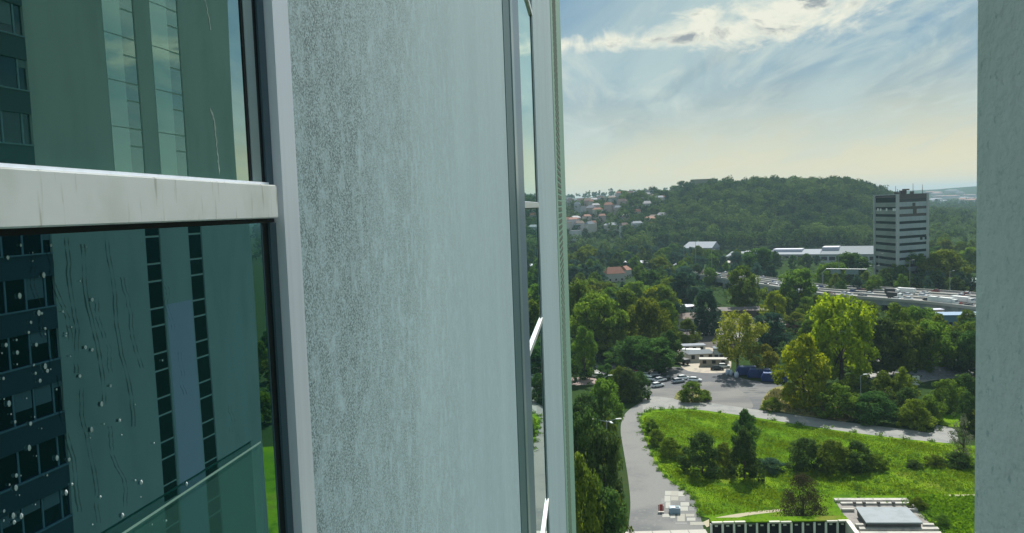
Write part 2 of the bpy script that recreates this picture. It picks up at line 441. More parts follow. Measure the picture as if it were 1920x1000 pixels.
# cover strips and profiles at the panel edges
tl(MB().box(XF-0.05, XF+0.004, Y_A0, Y_A1 - 0.0005, ZB, ZT).build('cover_strip', M['alu']))
p = [fy(v, 388) for v in (956, 967, 971, 983)]
tl(MB().box(XF-0.05, XF+0.0035, Y_P1+0.0005, p[1], ZB, ZT).build('edge_profile', M['teal']))
tl(MB().box(XF-0.05, XF+0.010, p[1]+0.0005, p[2], ZB, ZT).build('edge_profile', M['stile']))
tl(MB().box(XF-0.05, XF+0.006, p[2]+0.0005, Y_W0-0.002, ZB, ZT).build('edge_profile', M['bluegrey']))
# glass strips of the storeys below and above those modelled one by one
for (z0, z1) in ((ZB, H - 2*FLOOR - 2.51*D), (H + 2*FLOOR + 4.08*D, ZT)):
    tl(MB().box(XF-0.05, XF-0.02, Y_N0+0.002, Y_A0-0.002, z0, z1).box(XF-0.05, XF-0.02, Y_W0, Y_W1+0.018, z0, z1).build('window_strip', M['glass_far']))

# glass guard in front of the lower pane
gz = H - 0.31
def guard_mat():
    m = bpy.data.materials.new('guard_glass'); m.use_nodes = True
    nt = m.node_tree; N = nt.nodes; L = nt.links
    b = N['Principled BSDF']; b.inputs['Base Color'].default_value = (0.10, 0.30, 0.25, 1); b.inputs['Roughness'].default_value = 0.5
    t = N.new('ShaderNodeBsdfTransparent'); t.inputs[0].default_value = (0.80, 0.95, 0.90, 1)
    ms = N.new('ShaderNodeMixShader'); ms.inputs[0].default_value = 0.34
    L.new(t.outputs[0], ms.inputs[1]); L.new(b.outputs[0], ms.inputs[2]); L.new(ms.outputs[0], N['Material Output'].inputs[0])
    return m
gy1 = fy(487, 812, XF-0.0095)
guard = thing('glass_guard', (XF-0.0095, gy1, gz), 'pale green glass guard panel across the bottom of the near window', 'glass guard')
g_ = MB().add([(0.0,0,-0.9),(0.0,0,0),(-0.045,-1.1,0),(-0.045,-1.1,-0.9)], [(0,1,2,3)]).build('guard_pane', guard_mat(), guard)
MB().add([(0.0007,0,-0.0028),(0.0007,0,0),(-0.0443,-1.1,0),(-0.0443,-1.1,-0.0028)], [(0,1,2,3)]).build('polished_edge', mat('glass_edge', (0.40, 0.62, 0.55), 0.3), guard)

# rain drops and dried runs on the near glass
def drops():
    b = MB(); r = random.Random(3)
    yl = (Y_A0 - Y_N0) - 0.075
    def onglass(px, py, tilt):
        # ray against the tilted pane
        n = Vector((math.cos(tilt), -math.sin(tilt), 0)); p0 = Vector((XF - XG, Y_N0 + yl, H))
        d = ray(px, py); t = (p0 - Vector((0,0,H))).dot(n) / d.dot(n)
        return Vector((0,0,H)) + d*t, n
    def dome(c, n, rad, squash=1.25):
        u = Vector((0,0,1)); w = n.cross(u).normalized(); vs = []
        for k, (rr, hh) in enumerate(((1, 0), (0.75, 0.42))):
            for i in range(7):
                a = 2*math.pi*i/7
                vs.append(c + w*math.cos(a)*rad*rr + u*math.sin(a)*rad*rr*squash + n*hh*rad)
        vs.append(c + n*0.55*rad)
        fs = [(i, (i+1) % 7, 7+(i+1) % 7, 7+i) for i in range(7)] + [(7+i, 7+(i+1) % 7, 14) for i in range(7)]
        b.add(vs, fs)
    for i in range(70):
        px = abs(r.gauss(0, 120)); py = 440 + r.random()*560
        if px > 330: continue
        c, n = onglass(px, py, MU_L)
        if c.z < gz and py > 1000 - (px - 190)*0: pass
        dome(c, n, r.choice((0.0006, 0.0007, 0.0009, 0.0012, 0.0016)))
    for (px, py) in ((82,516),(37,555),(73,587),(17,757),(85,687),(191,758),(107,859),(265,905),(55,840),(124,924),(30,915),(40,968),(230,967),(172,806),(25,967),(350,908)):
        c, n = onglass(px*1.0, py*1.0, MU_L); dome(c, n, 0.0018, 1.6)
    o = b.build('raindrops', mat('raindrop_glint', (0.75, 0.83, 0.86), 0.08, spec=1.0), smooth=True)  # whitish base colour stands for sky glints in the drops
    tag(o, 'scattered bright raindrops on the lower near pane', 'raindrops', kind='stuff')
    b2 = MB()
    for (x0, y0, x1, y1, w) in ((125,445,150,700,1.6),(155,458,200,760,1.8),(200,450,250,800,1.5),(90,470,130,640,1.3),(235,520,262,690,1.2),(110,700,160,960,1.6),
                                (155,730,190,980,1.4),(60,450,85,560,1.0),(312,520,318,620,0.9),(340,660,348,740,0.9),(205,800,235,950,1.2),(432,760,442,810,0.9),(70,560,96,700,1.2),(180,560,214,700,1.0)):
        n_ = 26; prev = None; ph = r.random()*6; xx = 0
        for i in range(n_ + 1):
            t = i/n_; xx += r.uniform(-1.6, 1.6)
            px = x0 + (x1-x0)*t + 3*math.sin(ph + t*9) + xx; py = y0 + (y1-y0)*t
            c, n = onglass(px, py, MU_L); c = c + n*0.0004
            ww = (w*0.00055 if r.random() > 0.25 else 0.00005)*(0.3 + 1.0*abs(math.sin(ph + t*13 + xx)))
            side = Vector((0, 1, 0))*ww
            cur = (c - side, c + side)
            if prev: b2.add([prev[0], prev[1], cur[1], cur[0]], [(0,1,2,3)])
            prev = cur
    wm_ = mat('wet_run', (0.015, 0.055, 0.055), 0.5); nt = wm_.node_tree
    tb = nt.nodes.new('ShaderNodeBsdfTransparent'); mx = nt.nodes.new('ShaderNodeMixShader'); mx.inputs[0].default_value = 0.55
    nt.links.new(tb.outputs[0], mx.inputs[1]); nt.links.new(nt.nodes['Principled BSDF'].outputs[0], mx.inputs[2]); nt.links.new(mx.outputs[0], nt.nodes['Material Output'].inputs[0])
    o = b2.build('water_runs', wm_)
    tag(o, 'thin dark wavering runs of water on the lower near pane', 'water runs', kind='stuff')
    b3 = MB()
    for (pts, w) in (([(395,206),(402,230),(405,262),(408,296),(411,328)], 0.0012), ([(384,0),(396,60)], 0.0012)):
        for (a, c_) in zip(pts, pts[1:]):
            for k in range(10):
                t = k/10; q = (a[0]+(c_[0]-a[0])*t + r.uniform(-1,1), a[1]+(c_[1]-a[1])*t)
                c, n = onglass(q[0], q[1], MU_U); dome_c = c + n*0.0003
                ww = w*r.uniform(0.3, 0.9)
                b3.add([dome_c+Vector((0,-ww,-0.002)), dome_c+Vector((0,ww,-0.002)), dome_c+Vector((0,ww,0.002)), dome_c+Vector((0,-ww,0.002))], [(0,1,2,3)])
    o = b3.build('lime_marks', mat('lime_mark', (0.33, 0.45, 0.42), 0.7))
    tag(o, 'faint chalky drip marks on the upper near pane', 'drip marks', kind='stuff')
drops()

# ------------------------------------------------------------------ side wall at the right edge
pw = gp(1828, 500)                                    # direction of its free edge
k_ = 1.25 / pw.y
sw = MB().box(pw.x*k_, pw.x*k_+0.6, -0.3, 1.25, H - 3.6, H + 3.4).build('side_wall', M['pier'], bevel=0.004)
tag(sw, 'grey-green rendered side wall cutting off the right edge of the view', 'side wall')

# ------------------------------------------------------------------ opposite wing, seen mirrored in the near window
XW = 32.0
def wing_y(px, tilt=MU_L):                             # where the mirrored ray of a pixel meets the wing
    n = Vector((math.cos(tilt), -math.sin(tilt), 0)); p0 = Vector((XF-XG, Y_A0-0.075, H)); o = Vector((0,0,H))
    d = ray(px, 400); t = (p0-o).dot(n)/d.dot(n); h = o + d*t; rdir = d - n*2*d.dot(n)
    return h.y + rdir.y/rdir.x*(XW-h.x)
wing_end = wing_y(466)
wing = thing('opposite_wing', (XW, wing_end, 0), 'plain apartment wing with two narrow strips of glazed squares, mirrored in the near window', 'apartment wing')
def wl(o): o.parent = wing; o.matrix_parent_inverse = Matrix.Translation((-XW, -wing_end, 0)); return o
s1a, s1b = wing_y(376), wing_y(350)
s2a, s2b = wing_y(295), wing_y(267)
yb = wing_y(97)
WT = H + 30
wm = mat('wing_render', (0.44, 0.54, 0.51), 0.9, noise=(0.5, 4, (0.38, 0.475, 0.45), 0.4, 0.7, (1, 1, 0.3)))
wm2 = mat('lilac_panel', (0.55, 0.58, 0.74), 0.8)
blk = MB()
for (a, b) in ((wing_end, s1a), (s1b, s2a), (s2b, yb)):
    lo, hi = min(a, b), max(a, b)
    wl(MB().box(XW, XW+0.3, lo, hi, 0, WT).build('wall', wm))
wl(MB().box(XW+0.31, XW+14, yb-30, wing_end, 0, WT).build('building_core', wm))
dz = dist_at((XW, wing_end, H), 1)
wl(MB().box(XW-0.03, XW-0.002, min(s1b, s2a)+0.15, max(s1b, s2a)-0.15, 0, H-5.6).build('lilac_panel', wm2))
gl_w = glass_mat('wing_glass', (0.015, 0.05, 0.05), 0.35, 1.0, (0.8, 1.0, 0.97), power=1.6)
fh = 2.9
gl_d = glass_mat('wing_dark_glass', (0.008, 0.02, 0.03), 0.04, 0.6, (0.6, 0.85, 1.0), power=2)
pale_m = glass_mat('pale_strip_glass', (0.42, 0.62, 0.55), 0.30, 1.0, (0.85, 1.0, 0.97), power=1.6)
for (pa, pb) in ((354, 322), (270, 238)):
    a_, b_ = sorted((wing_y(pa), wing_y(pb)))
    for k in range(int(H//2.9)+1, int(WT/2.9)):
        wl(MB().box(XW-0.03, XW-0.003, a_+0.03, b_-0.03, k*2.9+0.02, k*2.9+2.86).build('pale_panel', pale_m))
for (a, b) in ((s1a, s1b), (s2a, s2b)):
    lo, hi = min(a, b), max(a, b)
    wl(MB().box(XW+0.12, XW+0.3, lo+0.002, hi-0.002, 0, WT).build('strip_backing', mat('pale_glazing_bar', (0.62, 0.74, 0.68), 0.6)))
    me1 = MB().box(0, 0.05, 0.06, hi-lo-0.06, 0.05, 1.70).mesh('pane', gl_w)
    me2 = MB().box(0, 0.05, 0.06, hi-lo-0.06, 1.82, 2.83).mesh('pane', gl_w)
    for k in range(int(WT/fh)):
        for me in (me1, me2):
            o = link('pane', me, None, (XW+0.065, lo, k*fh), m=gl_d if k*fh < H-1 else None); wl(o)  # panes below eye level take darker glass to imitate a dark reflection
# banded windows beyond the strips
wp = mat('wing_spandrel', (0.045, 0.10, 0.125), 0.7); wb = mat('wing_white_sill', (0.20, 0.33, 0.40), 0.6)
mat_blind = mat('blue_grey_blind', (0.16, 0.24, 0.28), 0.8)
for k in range(int(WT/fh)):
    z = k*fh
    wl(MB().box(XW+0.0, XW+0.3, yb-30, yb-0.01, z, z+1.2).build('spandrel', wp))
    wl(MB().box(XW-0.06, XW+0.1, yb-30, yb-0.01, z+1.202, z+1.27).build('sill', wb))
    wl(MB().box(XW+0.14, XW+0.3, yb-30, yb-0.01, z+1.272, z+fh-0.002).build('window', gl_d))
    fr = MB(); bl_ = MB(); y_ = yb-0.6; q_ = 0
    while y_ > yb-29:
        fr.box(XW+0.09, XW+0.138, y_-0.05, y_+0.05, z+1.275, z+fh-0.004)
        if rnd.random() < 0.45:
            dn_ = rnd.uniform(0.2, 1.2); bl_.box(XW+0.10, XW+0.137, y_+0.08, y_+1.2, z+fh-0.01-dn_, z+fh-0.01)
        y_ -= 1.35
    wl(fr.build('mullions', wb)); wl(bl_.build('blinds', mat_blind))
# ================================================================== ground and terrain
def sstep(x, a, b):
    t = np.clip((x-a)/(b-a), 0, 1); return t*t*(3-2*t)
def terrain(x, y):
    x = np.asarray(x, float); y = np.asarray(y, float)
    u = x/np.maximum(y, 1.0)
    # wooded hill: skyline height (px above horizon at about 1300 m) as a function of bearing
    us = np.array([-0.2, 0.05, 0.085, 0.115, 0.135, 0.17, 0.21, 0.25, 0.285, 0.315, 0.335, 0.355, 0.375, 0.41, 0.48, 0.7])
    hs = np.array([54, 55, 56, 56, 62, 71, 70, 66, 66, 65, 59, 48, 35, 20, 8, 0.0])
    top = np.interp(u, us, hs)
    h = top*0.96*sstep(y, 840, 1230)*(1 - np.where(u < 0.1, 0.1, 0.9)*sstep(y, 1450, 2100))
    # town slope on the left and the far hills
    town = sstep(y, 1350, 2500)*np.interp(u, [-1.5, -0.4, -0.02, 0.10, 0.2, 0.3], [60, 74, 78, 86, 60, 15])
    far = sstep(y, 2800, 5500)*np.interp(u, [-2, -0.1, 0.1, 0.3, 0.42, 0.5, 0.7, 2], [60, 90, 90, 70, 78, 98, 140, 120])
    return np.maximum(np.maximum(h, town), far) + 1.6*np.sin(x/47.0)*np.sin(y/61.0)*sstep(y, 800, 1000)
ys = np.concatenate([np.linspace(-400, 700, 12), np.linspace(760, 2600, 93), np.linspace(2700, 7000, 44), [9000, 14000, 22000]])
us_ = np.concatenate([np.linspace(-1.6, -0.1, 16), np.linspace(-0.08, 0.75, 84), np.linspace(0.8, 2.0, 12)])
vs = []
for y in ys:
    yy = max(y, 760)
    for u in us_:
        vs.append((u*yy, y, float(terrain(u*yy, y)) if y > 0 else 0.0))
nu = len(us_)
fs = [(j*nu+i, j*nu+i+1, (j+1)*nu+i+1, (j+1)*nu+i) for j in range(len(ys)-1) for i in range(nu-1)]
ground_m = mat('rough_ground', (0.030, 0.055, 0.016), 0.95, spec=0.0, noise=[(0.05, 5, (0.050, 0.062, 0.025), 0.5, 0.75, U), (0.6, 4, (0.03, 0.055, 0.02), 0.45, 0.65, U)])
g = MB().add(vs, fs).build('terrain', ground_m, smooth=True); g['kind'] = 'structure'

grass_m = mat('meadow_grass', (0.095, 0.19, 0.010), 0.9, spec=0.0,
    noise=[(0.035, 4, (0.15, 0.24, 0.011), 0.42, 0.62, U), (0.35, 6, (0.05, 0.12, 0.010), 0.46, 0.68, (1, 1.0, 1)), (2.2, 4, (0.05, 0.10, 0.014), 0.52, 0.68, U), (0.09, 5, (0.15, 0.17, 0.03), 0.58, 0.74, U)],
    bump=(3.0, 0.6, 0.25, U))
asph = mat('worn_asphalt', (0.17, 0.17, 0.162), 0.9, noise=[(0.06, 5, (0.105, 0.11, 0.113), 0.45, 0.65, U), (0.9, 5, (0.17, 0.17, 0.16), 0.52, 0.7, U), (3.5, 3, (0.12, 0.12, 0.12), 0.6, 0.7, U)])
lot_m = mat('lot_asphalt', (0.075, 0.08, 0.09), 0.9, noise=[(0.05, 6, (0.13, 0.13, 0.125), 0.48, 0.60, (0.5, 1, 1)), (0.5, 5, (0.05, 0.055, 0.06), 0.5, 0.7, (0.4, 1, 1))])
conc = mat('pale_concrete', (0.42, 0.40, 0.36), 0.9, noise=[(0.3, 5, (0.33, 0.32, 0.29), 0.45, 0.65, U), (4, 3, (0.48, 0.46, 0.42), 0.6, 0.7, U)])
path_m = mat('pale_path', (0.23, 0.23, 0.215), 0.9, noise=[(0.25, 5, (0.18, 0.185, 0.18), 0.45, 0.65, U)])
dry = mat('dry_grass', (0.22, 0.20, 0.09), 0.95, spec=0.0, noise=[(0.4, 5, (0.12, 0.14, 0.05), 0.45, 0.65, U)])
def poly(*p): return [gp(a, b) for a, b in p]
def cpoly(p, n=6):
    return curve_pts([tuple(gp(a, b)) for a, b in p], n)
Z0 = 0.03
# meadow: everything south of the path
mead_l = [(1330,972),(1312,966),(1300,935),(1280,918),(1250,897),(1230,870),(1216,840),(1206,812),(1200,792),(1203,778),(1222,769),(1260,767),(1300,768),(1400,781),(1500,797),(1600,812),(1700,824),(1790,833),(1900,843),(2000,852)]
mead = cpoly(mead_l) + [gp(2000, 1060), gp(1330, 1060)]
sheet('meadow', mead, Z0+0.05, grass_m)
# asphalt lane curving down on the left and the path above the meadow
lane_l = [(1216,768),(1203,778),(1200,792),(1206,812),(1216,840),(1230,870),(1250,897),(1280,918),(1300,935),(1312,966),(1322,1003)]
lane_r = [(1176,1003),(1182,950),(1178,900),(1170,850),(1164,812),(1166,790),(1176,772),(1200,756),(1218,748)]
sheet('lane', cpoly(lane_l) + cpoly(lane_r), Z0+0.02, asph)
pth_t = [(1205,750),(1225,744),(1300,752),(1400,766),(1500,780),(1600,794),(1700,806),(1742,812),(1752,806),(1742,792),(1760,798),(1790,806),(1797,826)]
pth_b = [(1790,833),(1700,824),(1600,812),(1500,797),(1400,781),(1300,768),(1260,767),(1222,769),(1205,776)]
sheet('footpath', cpoly(pth_t, 5) + cpoly(pth_b, 5), Z0+0.025, path_m)
# lot
lot = cpoly([(1120,686),(1160,684),(1230,687),(1290,690),(1345,694),(1400,712),(1450,718),(1466,722),(1440,742),(1425,766),(1400,772),(1300,758),(1225,750),(1212,744),(1200,728),(1175,712),(1130,704)], 4)
sheet('parking_lot', lot, Z0, lot_m)
sheet('side_road', cpoly([(1100,660),(1120,664),(1118,680),(1130,690),(1120,704),(1108,700),(1098,680)], 4), Z0-0.01, path_m)
sheet('pale_lot_patch', cpoly([(1218,730),(1262,727),(1330,716),(1380,728),(1408,752),(1400,768),(1300,756),(1228,748)], 4), Z0+0.012, mat('dusty_asphalt', (0.15, 0.145, 0.135), 0.9, noise=[(0.12, 6, (0.10, 0.10, 0.10), 0.44, 0.62, (0.4, 1, 1))]))
sheet('brick_path', cpoly([(1060,708),(1110,708),(1125,713),(1110,722),(1060,722)], 3), Z0, mat('reddish_pavers', (0.24, 0.18, 0.16), 0.9))
sheet('traffic_island', cpoly([(1264,748),(1272,735),(1300,728),(1325,734),(1330,746),(1315,755),(1285,755)], 5), Z0+0.12, dry, thick=0.12)
sheet('dry_bank', cpoly([(1425,766),(1432,745),(1450,728),(1480,724),(1520,735),(1560,760),(1600,790),(1500,779),(1440,769)], 5), Z0+0.015, dry)
sheet('gravel_yard', cpoly([(1600,700),(1640,694),(1700,690),(1760,690),(1815,686),(1870,690),(1870,706),(1760,712),(1700,722),(1640,712)], 4), Z0, mat('gravel', (0.34, 0.33, 0.31), 0.95, noise=[(0.25, 6, (0.17, 0.18, 0.19), 0.45, 0.6, U)]))
sheet('works_yard', cpoly([(1270,655),(1330,652),(1365,668),(1370,690),(1350,700),(1290,696),(1272,680)], 4), Z0+0.005, mat('sandy_yard', (0.40, 0.35, 0.28), 0.95, noise=[(0.3, 5, (0.24, 0.22, 0.19), 0.5, 0.65, U)]))
sheet('dirt_yard', cpoly([(1255,600),(1310,590),(1420,572),(1440,585),(1420,640),(1340,660),(1280,640)], 4), Z0-0.012, mat('dark_soil', (0.06, 0.052, 0.046), 0.95, noise=[(0.1, 5, (0.12, 0.10, 0.08), 0.5, 0.7, U)]))
sheet('rear_lane', cpoly([(1300,618),(1350,620),(1420,628),(1420,636),(1350,628),(1300,625)], 3), Z0, path_m)
sheet('verge', cpoly([(1745,770),(1800,760),(1870,762),(1870,800),(1780,800),(1752,792)], 4), Z0, grass_m)
# meadow bottom edge path and pavement
sheet('worn_trail', cpoly([(1318,980),(1340,972),(1400,962),(1460,956),(1462,960),(1400,968),(1345,982),(1325,990)], 4), Z0+0.06, mat('trodden_earth', (0.36, 0.32, 0.22), 0.95))
sheet('trail', cpoly([(1700,932),(1760,929),(1830,928),(1900,928),(1900,931),(1830,931),(1760,932)], 3), Z0+0.058, mat('trodden_path', (0.30, 0.29, 0.16), 0.95))
pav = thing('pavement_slabs', tuple(gp(1240, 1000)), 'row of pale concrete slabs along the very bottom of the lane', 'pavement')
sl_m = MB().box(-1.45, 1.45, -2.2, 2.2, 0.0, 0.13).mesh('slab', conc)
a0, a1 = gp(1172, 998), gp(1335, 993); dv = (a1-a0); nsl = int(dv.length/3.0); ang = math.atan2(dv.y, dv.x)
dvn = dv.normalized(); nrm = Vector((dvn.y, -dvn.x, 0))
for i in range(nsl+1):
    for j in range(3):
        p_ = a0 + dvn*3.0*i + nrm*(2.3 + 4.5*j) - gp(1240, 1000)
        link('slab', sl_m, pav, (p_.x, p_.y, rnd.uniform(-0.03, 0.0)), ang)
# patchwork of pale painted slabs on the lane with a red mark and a blue bin-like panel
mz = thing('slab_patchwork', tuple(gp(1268, 950, 0.05)), 'patchwork of whitish concrete slabs laid on the lane beside the meadow', 'concrete slabs')
c0 = gp(1268, 950, 0.05)
pm = [mat('white_slab', (0.34, 0.335, 0.30), 0.9), mat('cream_slab', (0.30, 0.29, 0.25), 0.9), mat('grey_slab', (0.20, 0.20, 0.195), 0.9)]
for (x0, y0, x1, y1, k) in ((1247,921,1258,929,0),(1258,921,1272,930,1),(1272,922,1283,931,0),(1258,931,1272,939,1),(1246,930,1257,941,0),(1274,932,1285,940,2),(1240,935,1246,944,2),
                            (1248,942,1257,953,0),(1276,942,1292,949,0),(1274,950,1290,958,0),(1292,950,1302,958,2),(1242,964,1256,970,0),(1257,964,1266,972,0),(1270,964,1284,978,1),(1286,964,1302,969,1),(1288,971,1304,977,0),(1266,980,1288,984,2),(1294,979,1322,985,1)):
    a, b, c, d = gp(x0, y1, 0.05), gp(x1, y1, 0.05), gp(x1, y0, 0.05), gp(x0, y0, 0.05)
    MB().prism([(q-c0)[:2] for q in (a, b, c, d)], 0, 0.015 + rnd.random()*0.01).build('slab', pm[k], mz)
rb = gp(1240, 961)
red = thing('red_barrier', tuple(rb), 'narrow red and white board standing left of the whitish slabs', 'barrier board')
MB().box(-0.28, 0.28, -0.04, 0.04, 0.25, 1.5).build('board', mat('red_paint', (0.32, 0.03, 0.025), 0.5), red)
MB().box(-0.55, -0.32, -0.03, 0.03, 0.3, 1.45).box(0.32, 0.5, -0.03, 0.03, 0.3, 1.2).build('white_side', mat('worn_pink', (0.5, 0.3, 0.27), 0.6), red)
MB().box(-0.5, 0.5, -0.3, 0.3, 0.0, 0.1).build('foot', conc, red)
bb = gp(1265, 962)
bl = thing('blue_crate', tuple(bb), 'pale blue metal crate with dark lid patch among the whitish slabs', 'crate')
MB().box(-0.95, 0.95, -0.7, 0.7, 0.05, 1.1).build('crate_body', mat('blue_grey_paint', (0.22, 0.31, 0.40), 0.5), bl, bevel=0.05)
MB().box(0.15, 0.75, -0.35, 0.35, 1.102, 1.2).build('lid_patch', mat('dark_teal_paint', (0.03, 0.10, 0.12), 0.5), bl)
MB().box(-0.6, 0.1, -0.6, 0.2, 1.102, 1.15).build('tarp', mat('pale_blue_sheet', (0.50, 0.58, 0.66), 0.5), bl)

# ------------------------------------------------------------------ sunken terrace with grey roof, bottom right
trc = thing('concrete_terrace', tuple(gp(1660, 960)), 'stepped concrete terrace around a flat grey roof at the meadow edge', 'terrace')
t0 = gp(1660, 960)
edge_m = mat('terrace_concrete', (0.44, 0.42, 0.38), 0.9, noise=[(0.8, 4, (0.32, 0.31, 0.29), 0.45, 0.65, U)])
darkc = mat('dark_terrace_grey', (0.10, 0.10, 0.10), 0.9)  # plain dark grey of the roof wall and vent stubs
def quad_on(name, px4, zb, zt, m, parent, org):
    ps = [gp(a, b, zt) - org for a, b in px4]
    return MB().prism([q[:2] for q in ps], zb, zt).build(name, m, parent)
quad_on('terrace_floor', [(1562,934),(1702,934),(1770,1012),(1612,1012)], 0.05, 0.12, mat('terrace_paving', (0.25, 0.23, 0.21), 0.9, noise=[(1.2, 4, (0.19, 0.18, 0.17), 0.45, 0.65, U)]), trc, t0)
quad_on('kerb_beam', [(1563,934),(1697,934),(1700,938),(1566,938)], 0.1, 0.55, edge_m, trc, t0)
quad_on('kerb_beam', [(1575,941),(1706,941),(1709,944),(1578,944)], 0.1, 0.45, edge_m, trc, t0)
quad_on('low_wall', [(1577,953),(1600,953),(1602,955),(1579,955)], 0.1, 0.6, edge_m, trc, t0)
quad_on('low_wall', [(1700,953),(1719,953),(1721,955),(1702,955)], 0.1, 0.6, edge_m, trc, t0)
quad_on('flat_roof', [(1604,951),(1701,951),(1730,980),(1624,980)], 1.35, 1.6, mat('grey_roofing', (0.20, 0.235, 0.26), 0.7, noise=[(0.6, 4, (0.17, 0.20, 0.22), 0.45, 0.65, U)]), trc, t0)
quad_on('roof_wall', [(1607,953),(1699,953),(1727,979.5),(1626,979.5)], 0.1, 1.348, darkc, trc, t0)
quad_on('low_wall', [(1603,981),(1622,981),(1623,984),(1605,984)], 0.1, 0.8, edge_m, trc, t0)
quad_on('low_wall', [(1730,981),(1750,981),(1752,984),(1731,984)], 0.1, 0.8, edge_m, trc, t0)
quad_on('step', [(1610,988),(1758,988),(1761,992),(1612,992)], 0.1, 0.6, edge_m, trc, t0)
quad_on('step', [(1612,996.5),(1764,996.5),(1767,1003),(1615,1003)], 0.1, 0.6, edge_m, trc, t0)
for px in (1602, 1620, 1647, 1675):
    p_ = gp(px, 944, 0.45) - t0
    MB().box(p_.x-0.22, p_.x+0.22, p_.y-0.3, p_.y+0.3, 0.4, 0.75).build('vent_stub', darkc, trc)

# row of open garage bays under a turfed roof, bottom edge
bay = thing('garage_row', tuple(gp(1340, 1003)), 'row of dark garage bays with white posts at the bottom edge, grass behind', 'garages')
b0 = gp(1334, 1016); b1 = gp(1592, 1012); bd = (b1-b0).normalized(); bn = Vector((-bd.y, bd.x, 0)); Zv = Vector((0,0,1))
bl_len = (b1-b0).length; nb_ = 12; pit = bl_len/nb_; org = gp(1340, 1003)
hz_ = 3.1
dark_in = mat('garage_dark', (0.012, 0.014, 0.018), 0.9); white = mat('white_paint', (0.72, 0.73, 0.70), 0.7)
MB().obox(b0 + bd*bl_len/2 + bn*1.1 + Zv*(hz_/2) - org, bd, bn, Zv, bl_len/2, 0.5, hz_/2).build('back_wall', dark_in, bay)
MB().obox(b0 + bd*bl_len/2 + bn*0.75 + Zv*(hz_+0.1) - org, bd, bn, Zv, bl_len/2, 0.95, 0.1).build('turf_roof', grass_m, bay)
tops = (-0.1, 0.12, 0.14, 0.0, 0.0, 0.06, 0.02, 0.0, 0.0, 0.0, 0.02, -0.06)
capm = mat('cream_cap', (0.60, 0.58, 0.50), 0.8)
post_me = MB().obox((0,0,1.5), bd, bn, Zv, 0.16, 0.14, 1.5).mesh('post', white)
lamp_me = MB().obox((0,0,0), bd, bn, Zv, 0.22, 0.08, 0.12).mesh('sign_plate', white)
for i in range(nb_+1):
    c = b0 + bd*pit*i - org
    link('post', post_me, bay, tuple(c))
    if i < nb_:
        m_ = b0 + bd*pit*(i+0.5) - org
        if tops[i]:
            MB().obox(m_ + Zv*(hz_+0.05+abs(tops[i])) - bn*0.25, bd, bn, Zv, pit*0.46, 0.22, 0.13).build('parapet_cap', capm, bay)
        link('sign_plate', lamp_me, bay, tuple(m_ + Zv*2.45 + bn*0.4))
        MB().obox(m_ + Zv*(hz_-0.25) + bn*0.1, bd, bn, Zv, pit*0.46, 0.1, 0.12).build('lintel', mat('lintel_grey', (0.08+0.03*(i % 3), 0.10+0.03*(i % 2), 0.10), 0.8) if i < 4 else dark_in, bay)
w0, w1 = gp(1590, 976, 3.3), gp(1612, 1006, 3.3); wd_ = (w1-w0).normalized(); wn = Vector((wd_.y, -wd_.x, 0))
MB().obox((w0+w1)/2 - Zv*1.65 - org, wd_, wn, Zv, (w1-w0).length/2+0.2, 0.35, 1.65).build('white_end_wall', capm, bay)
# ================================================================== elevated motorway
DK = 5.5
near_px = [(1225,507),(1260,510),(1340,521),(1450,539),(1540,553),(1640,561),(1740,569),(1828,579),(1950,593)]
far_px = [(1225,500),(1260,502),(1340,510),(1450,523),(1540,535),(1640,540),(1740,545),(1828,551),(1950,561)]
nl = curve_pts([tuple(gp(a, b, DK)) for a, b in near_px], 5); fl_ = curve_pts([tuple(gp(a, b, DK)) for a, b in far_px], 5)
def lane_at(s, t):                      # s along (0..1), t across (0 near, 1 far)
    k = s*(len(nl)-1); i = min(int(k), len(nl)-2); f = k-i
    return (nl[i].lerp(nl[i+1], f)).lerp(fl_[i].lerp(fl_[i+1], f), t)
def ribbon(name, t0, t1, z0, z1, m, s0=0.0, s1=1.0, n=48, parent=None, org=None, kind=None):
    b = MB(); prev = None; org = org or Vector((0,0,0))
    for i in range(n+1):
        s = s0 + (s1-s0)*i/n; p = lane_at(s, t0) - org; q = lane_at(s, t1) - org
        cur = [(p.x,p.y,z0),(q.x,q.y,z0),(q.x,q.y,z1),(p.x,p.y,z1)]
        base = len(b.v); b.v += cur
        if prev is not None:
            for k in range(4): b.f.append((prev+k, prev+(k+1) % 4, base+(k+1) % 4, base+k)); b.mi.append(0)
        prev = base
    b.f += [(0,1,2,3), (prev+3,prev+2,prev+1,prev)]; b.mi += [0,0]
    o = b.build(name, m, parent)
    if kind: o['kind'] = kind
    return o
fo = lane_at(0.6, 0.0); fo.z = 0
fly = thing('motorway_flyover', tuple(fo), 'long concrete motorway flyover crossing behind the big trees', 'flyover')
deck_m = mat('deck_asphalt', (0.085, 0.082, 0.085), 0.9, noise=[(0.05, 4, (0.14, 0.135, 0.125), 0.45, 0.6, (1, 1, 1))])
gird = mat('girder_concrete', (0.27, 0.30, 0.30), 0.9, noise=[(0.3, 4, (0.20, 0.22, 0.22), 0.45, 0.65, U)])
parap = mat('parapet_concrete', (0.36, 0.355, 0.32), 0.8)
ribbon('deck', 0.0, 1.0, DK-0.5, DK, deck_m, parent=fly, org=fo)
ribbon('girder', 0.01, 0.06, DK-2.6, DK-0.51, gird, parent=fly, org=fo)
ribbon('girder', 0.5, 0.54, DK-2.6, DK-0.51, gird, parent=fly, org=fo)
ribbon('parapet', -0.006, 0.012, DK-0.4, DK+0.95, parap, parent=fly, org=fo)
ribbon('parapet', 0.985, 0.998, DK+0.002, DK+0.8, parap, parent=fly, org=fo)
for t in (0.30, 0.52, 0.74):
    ribbon('median_barrier', t, t+0.028, DK+0.002, DK+0.75, parap, parent=fly, org=fo)
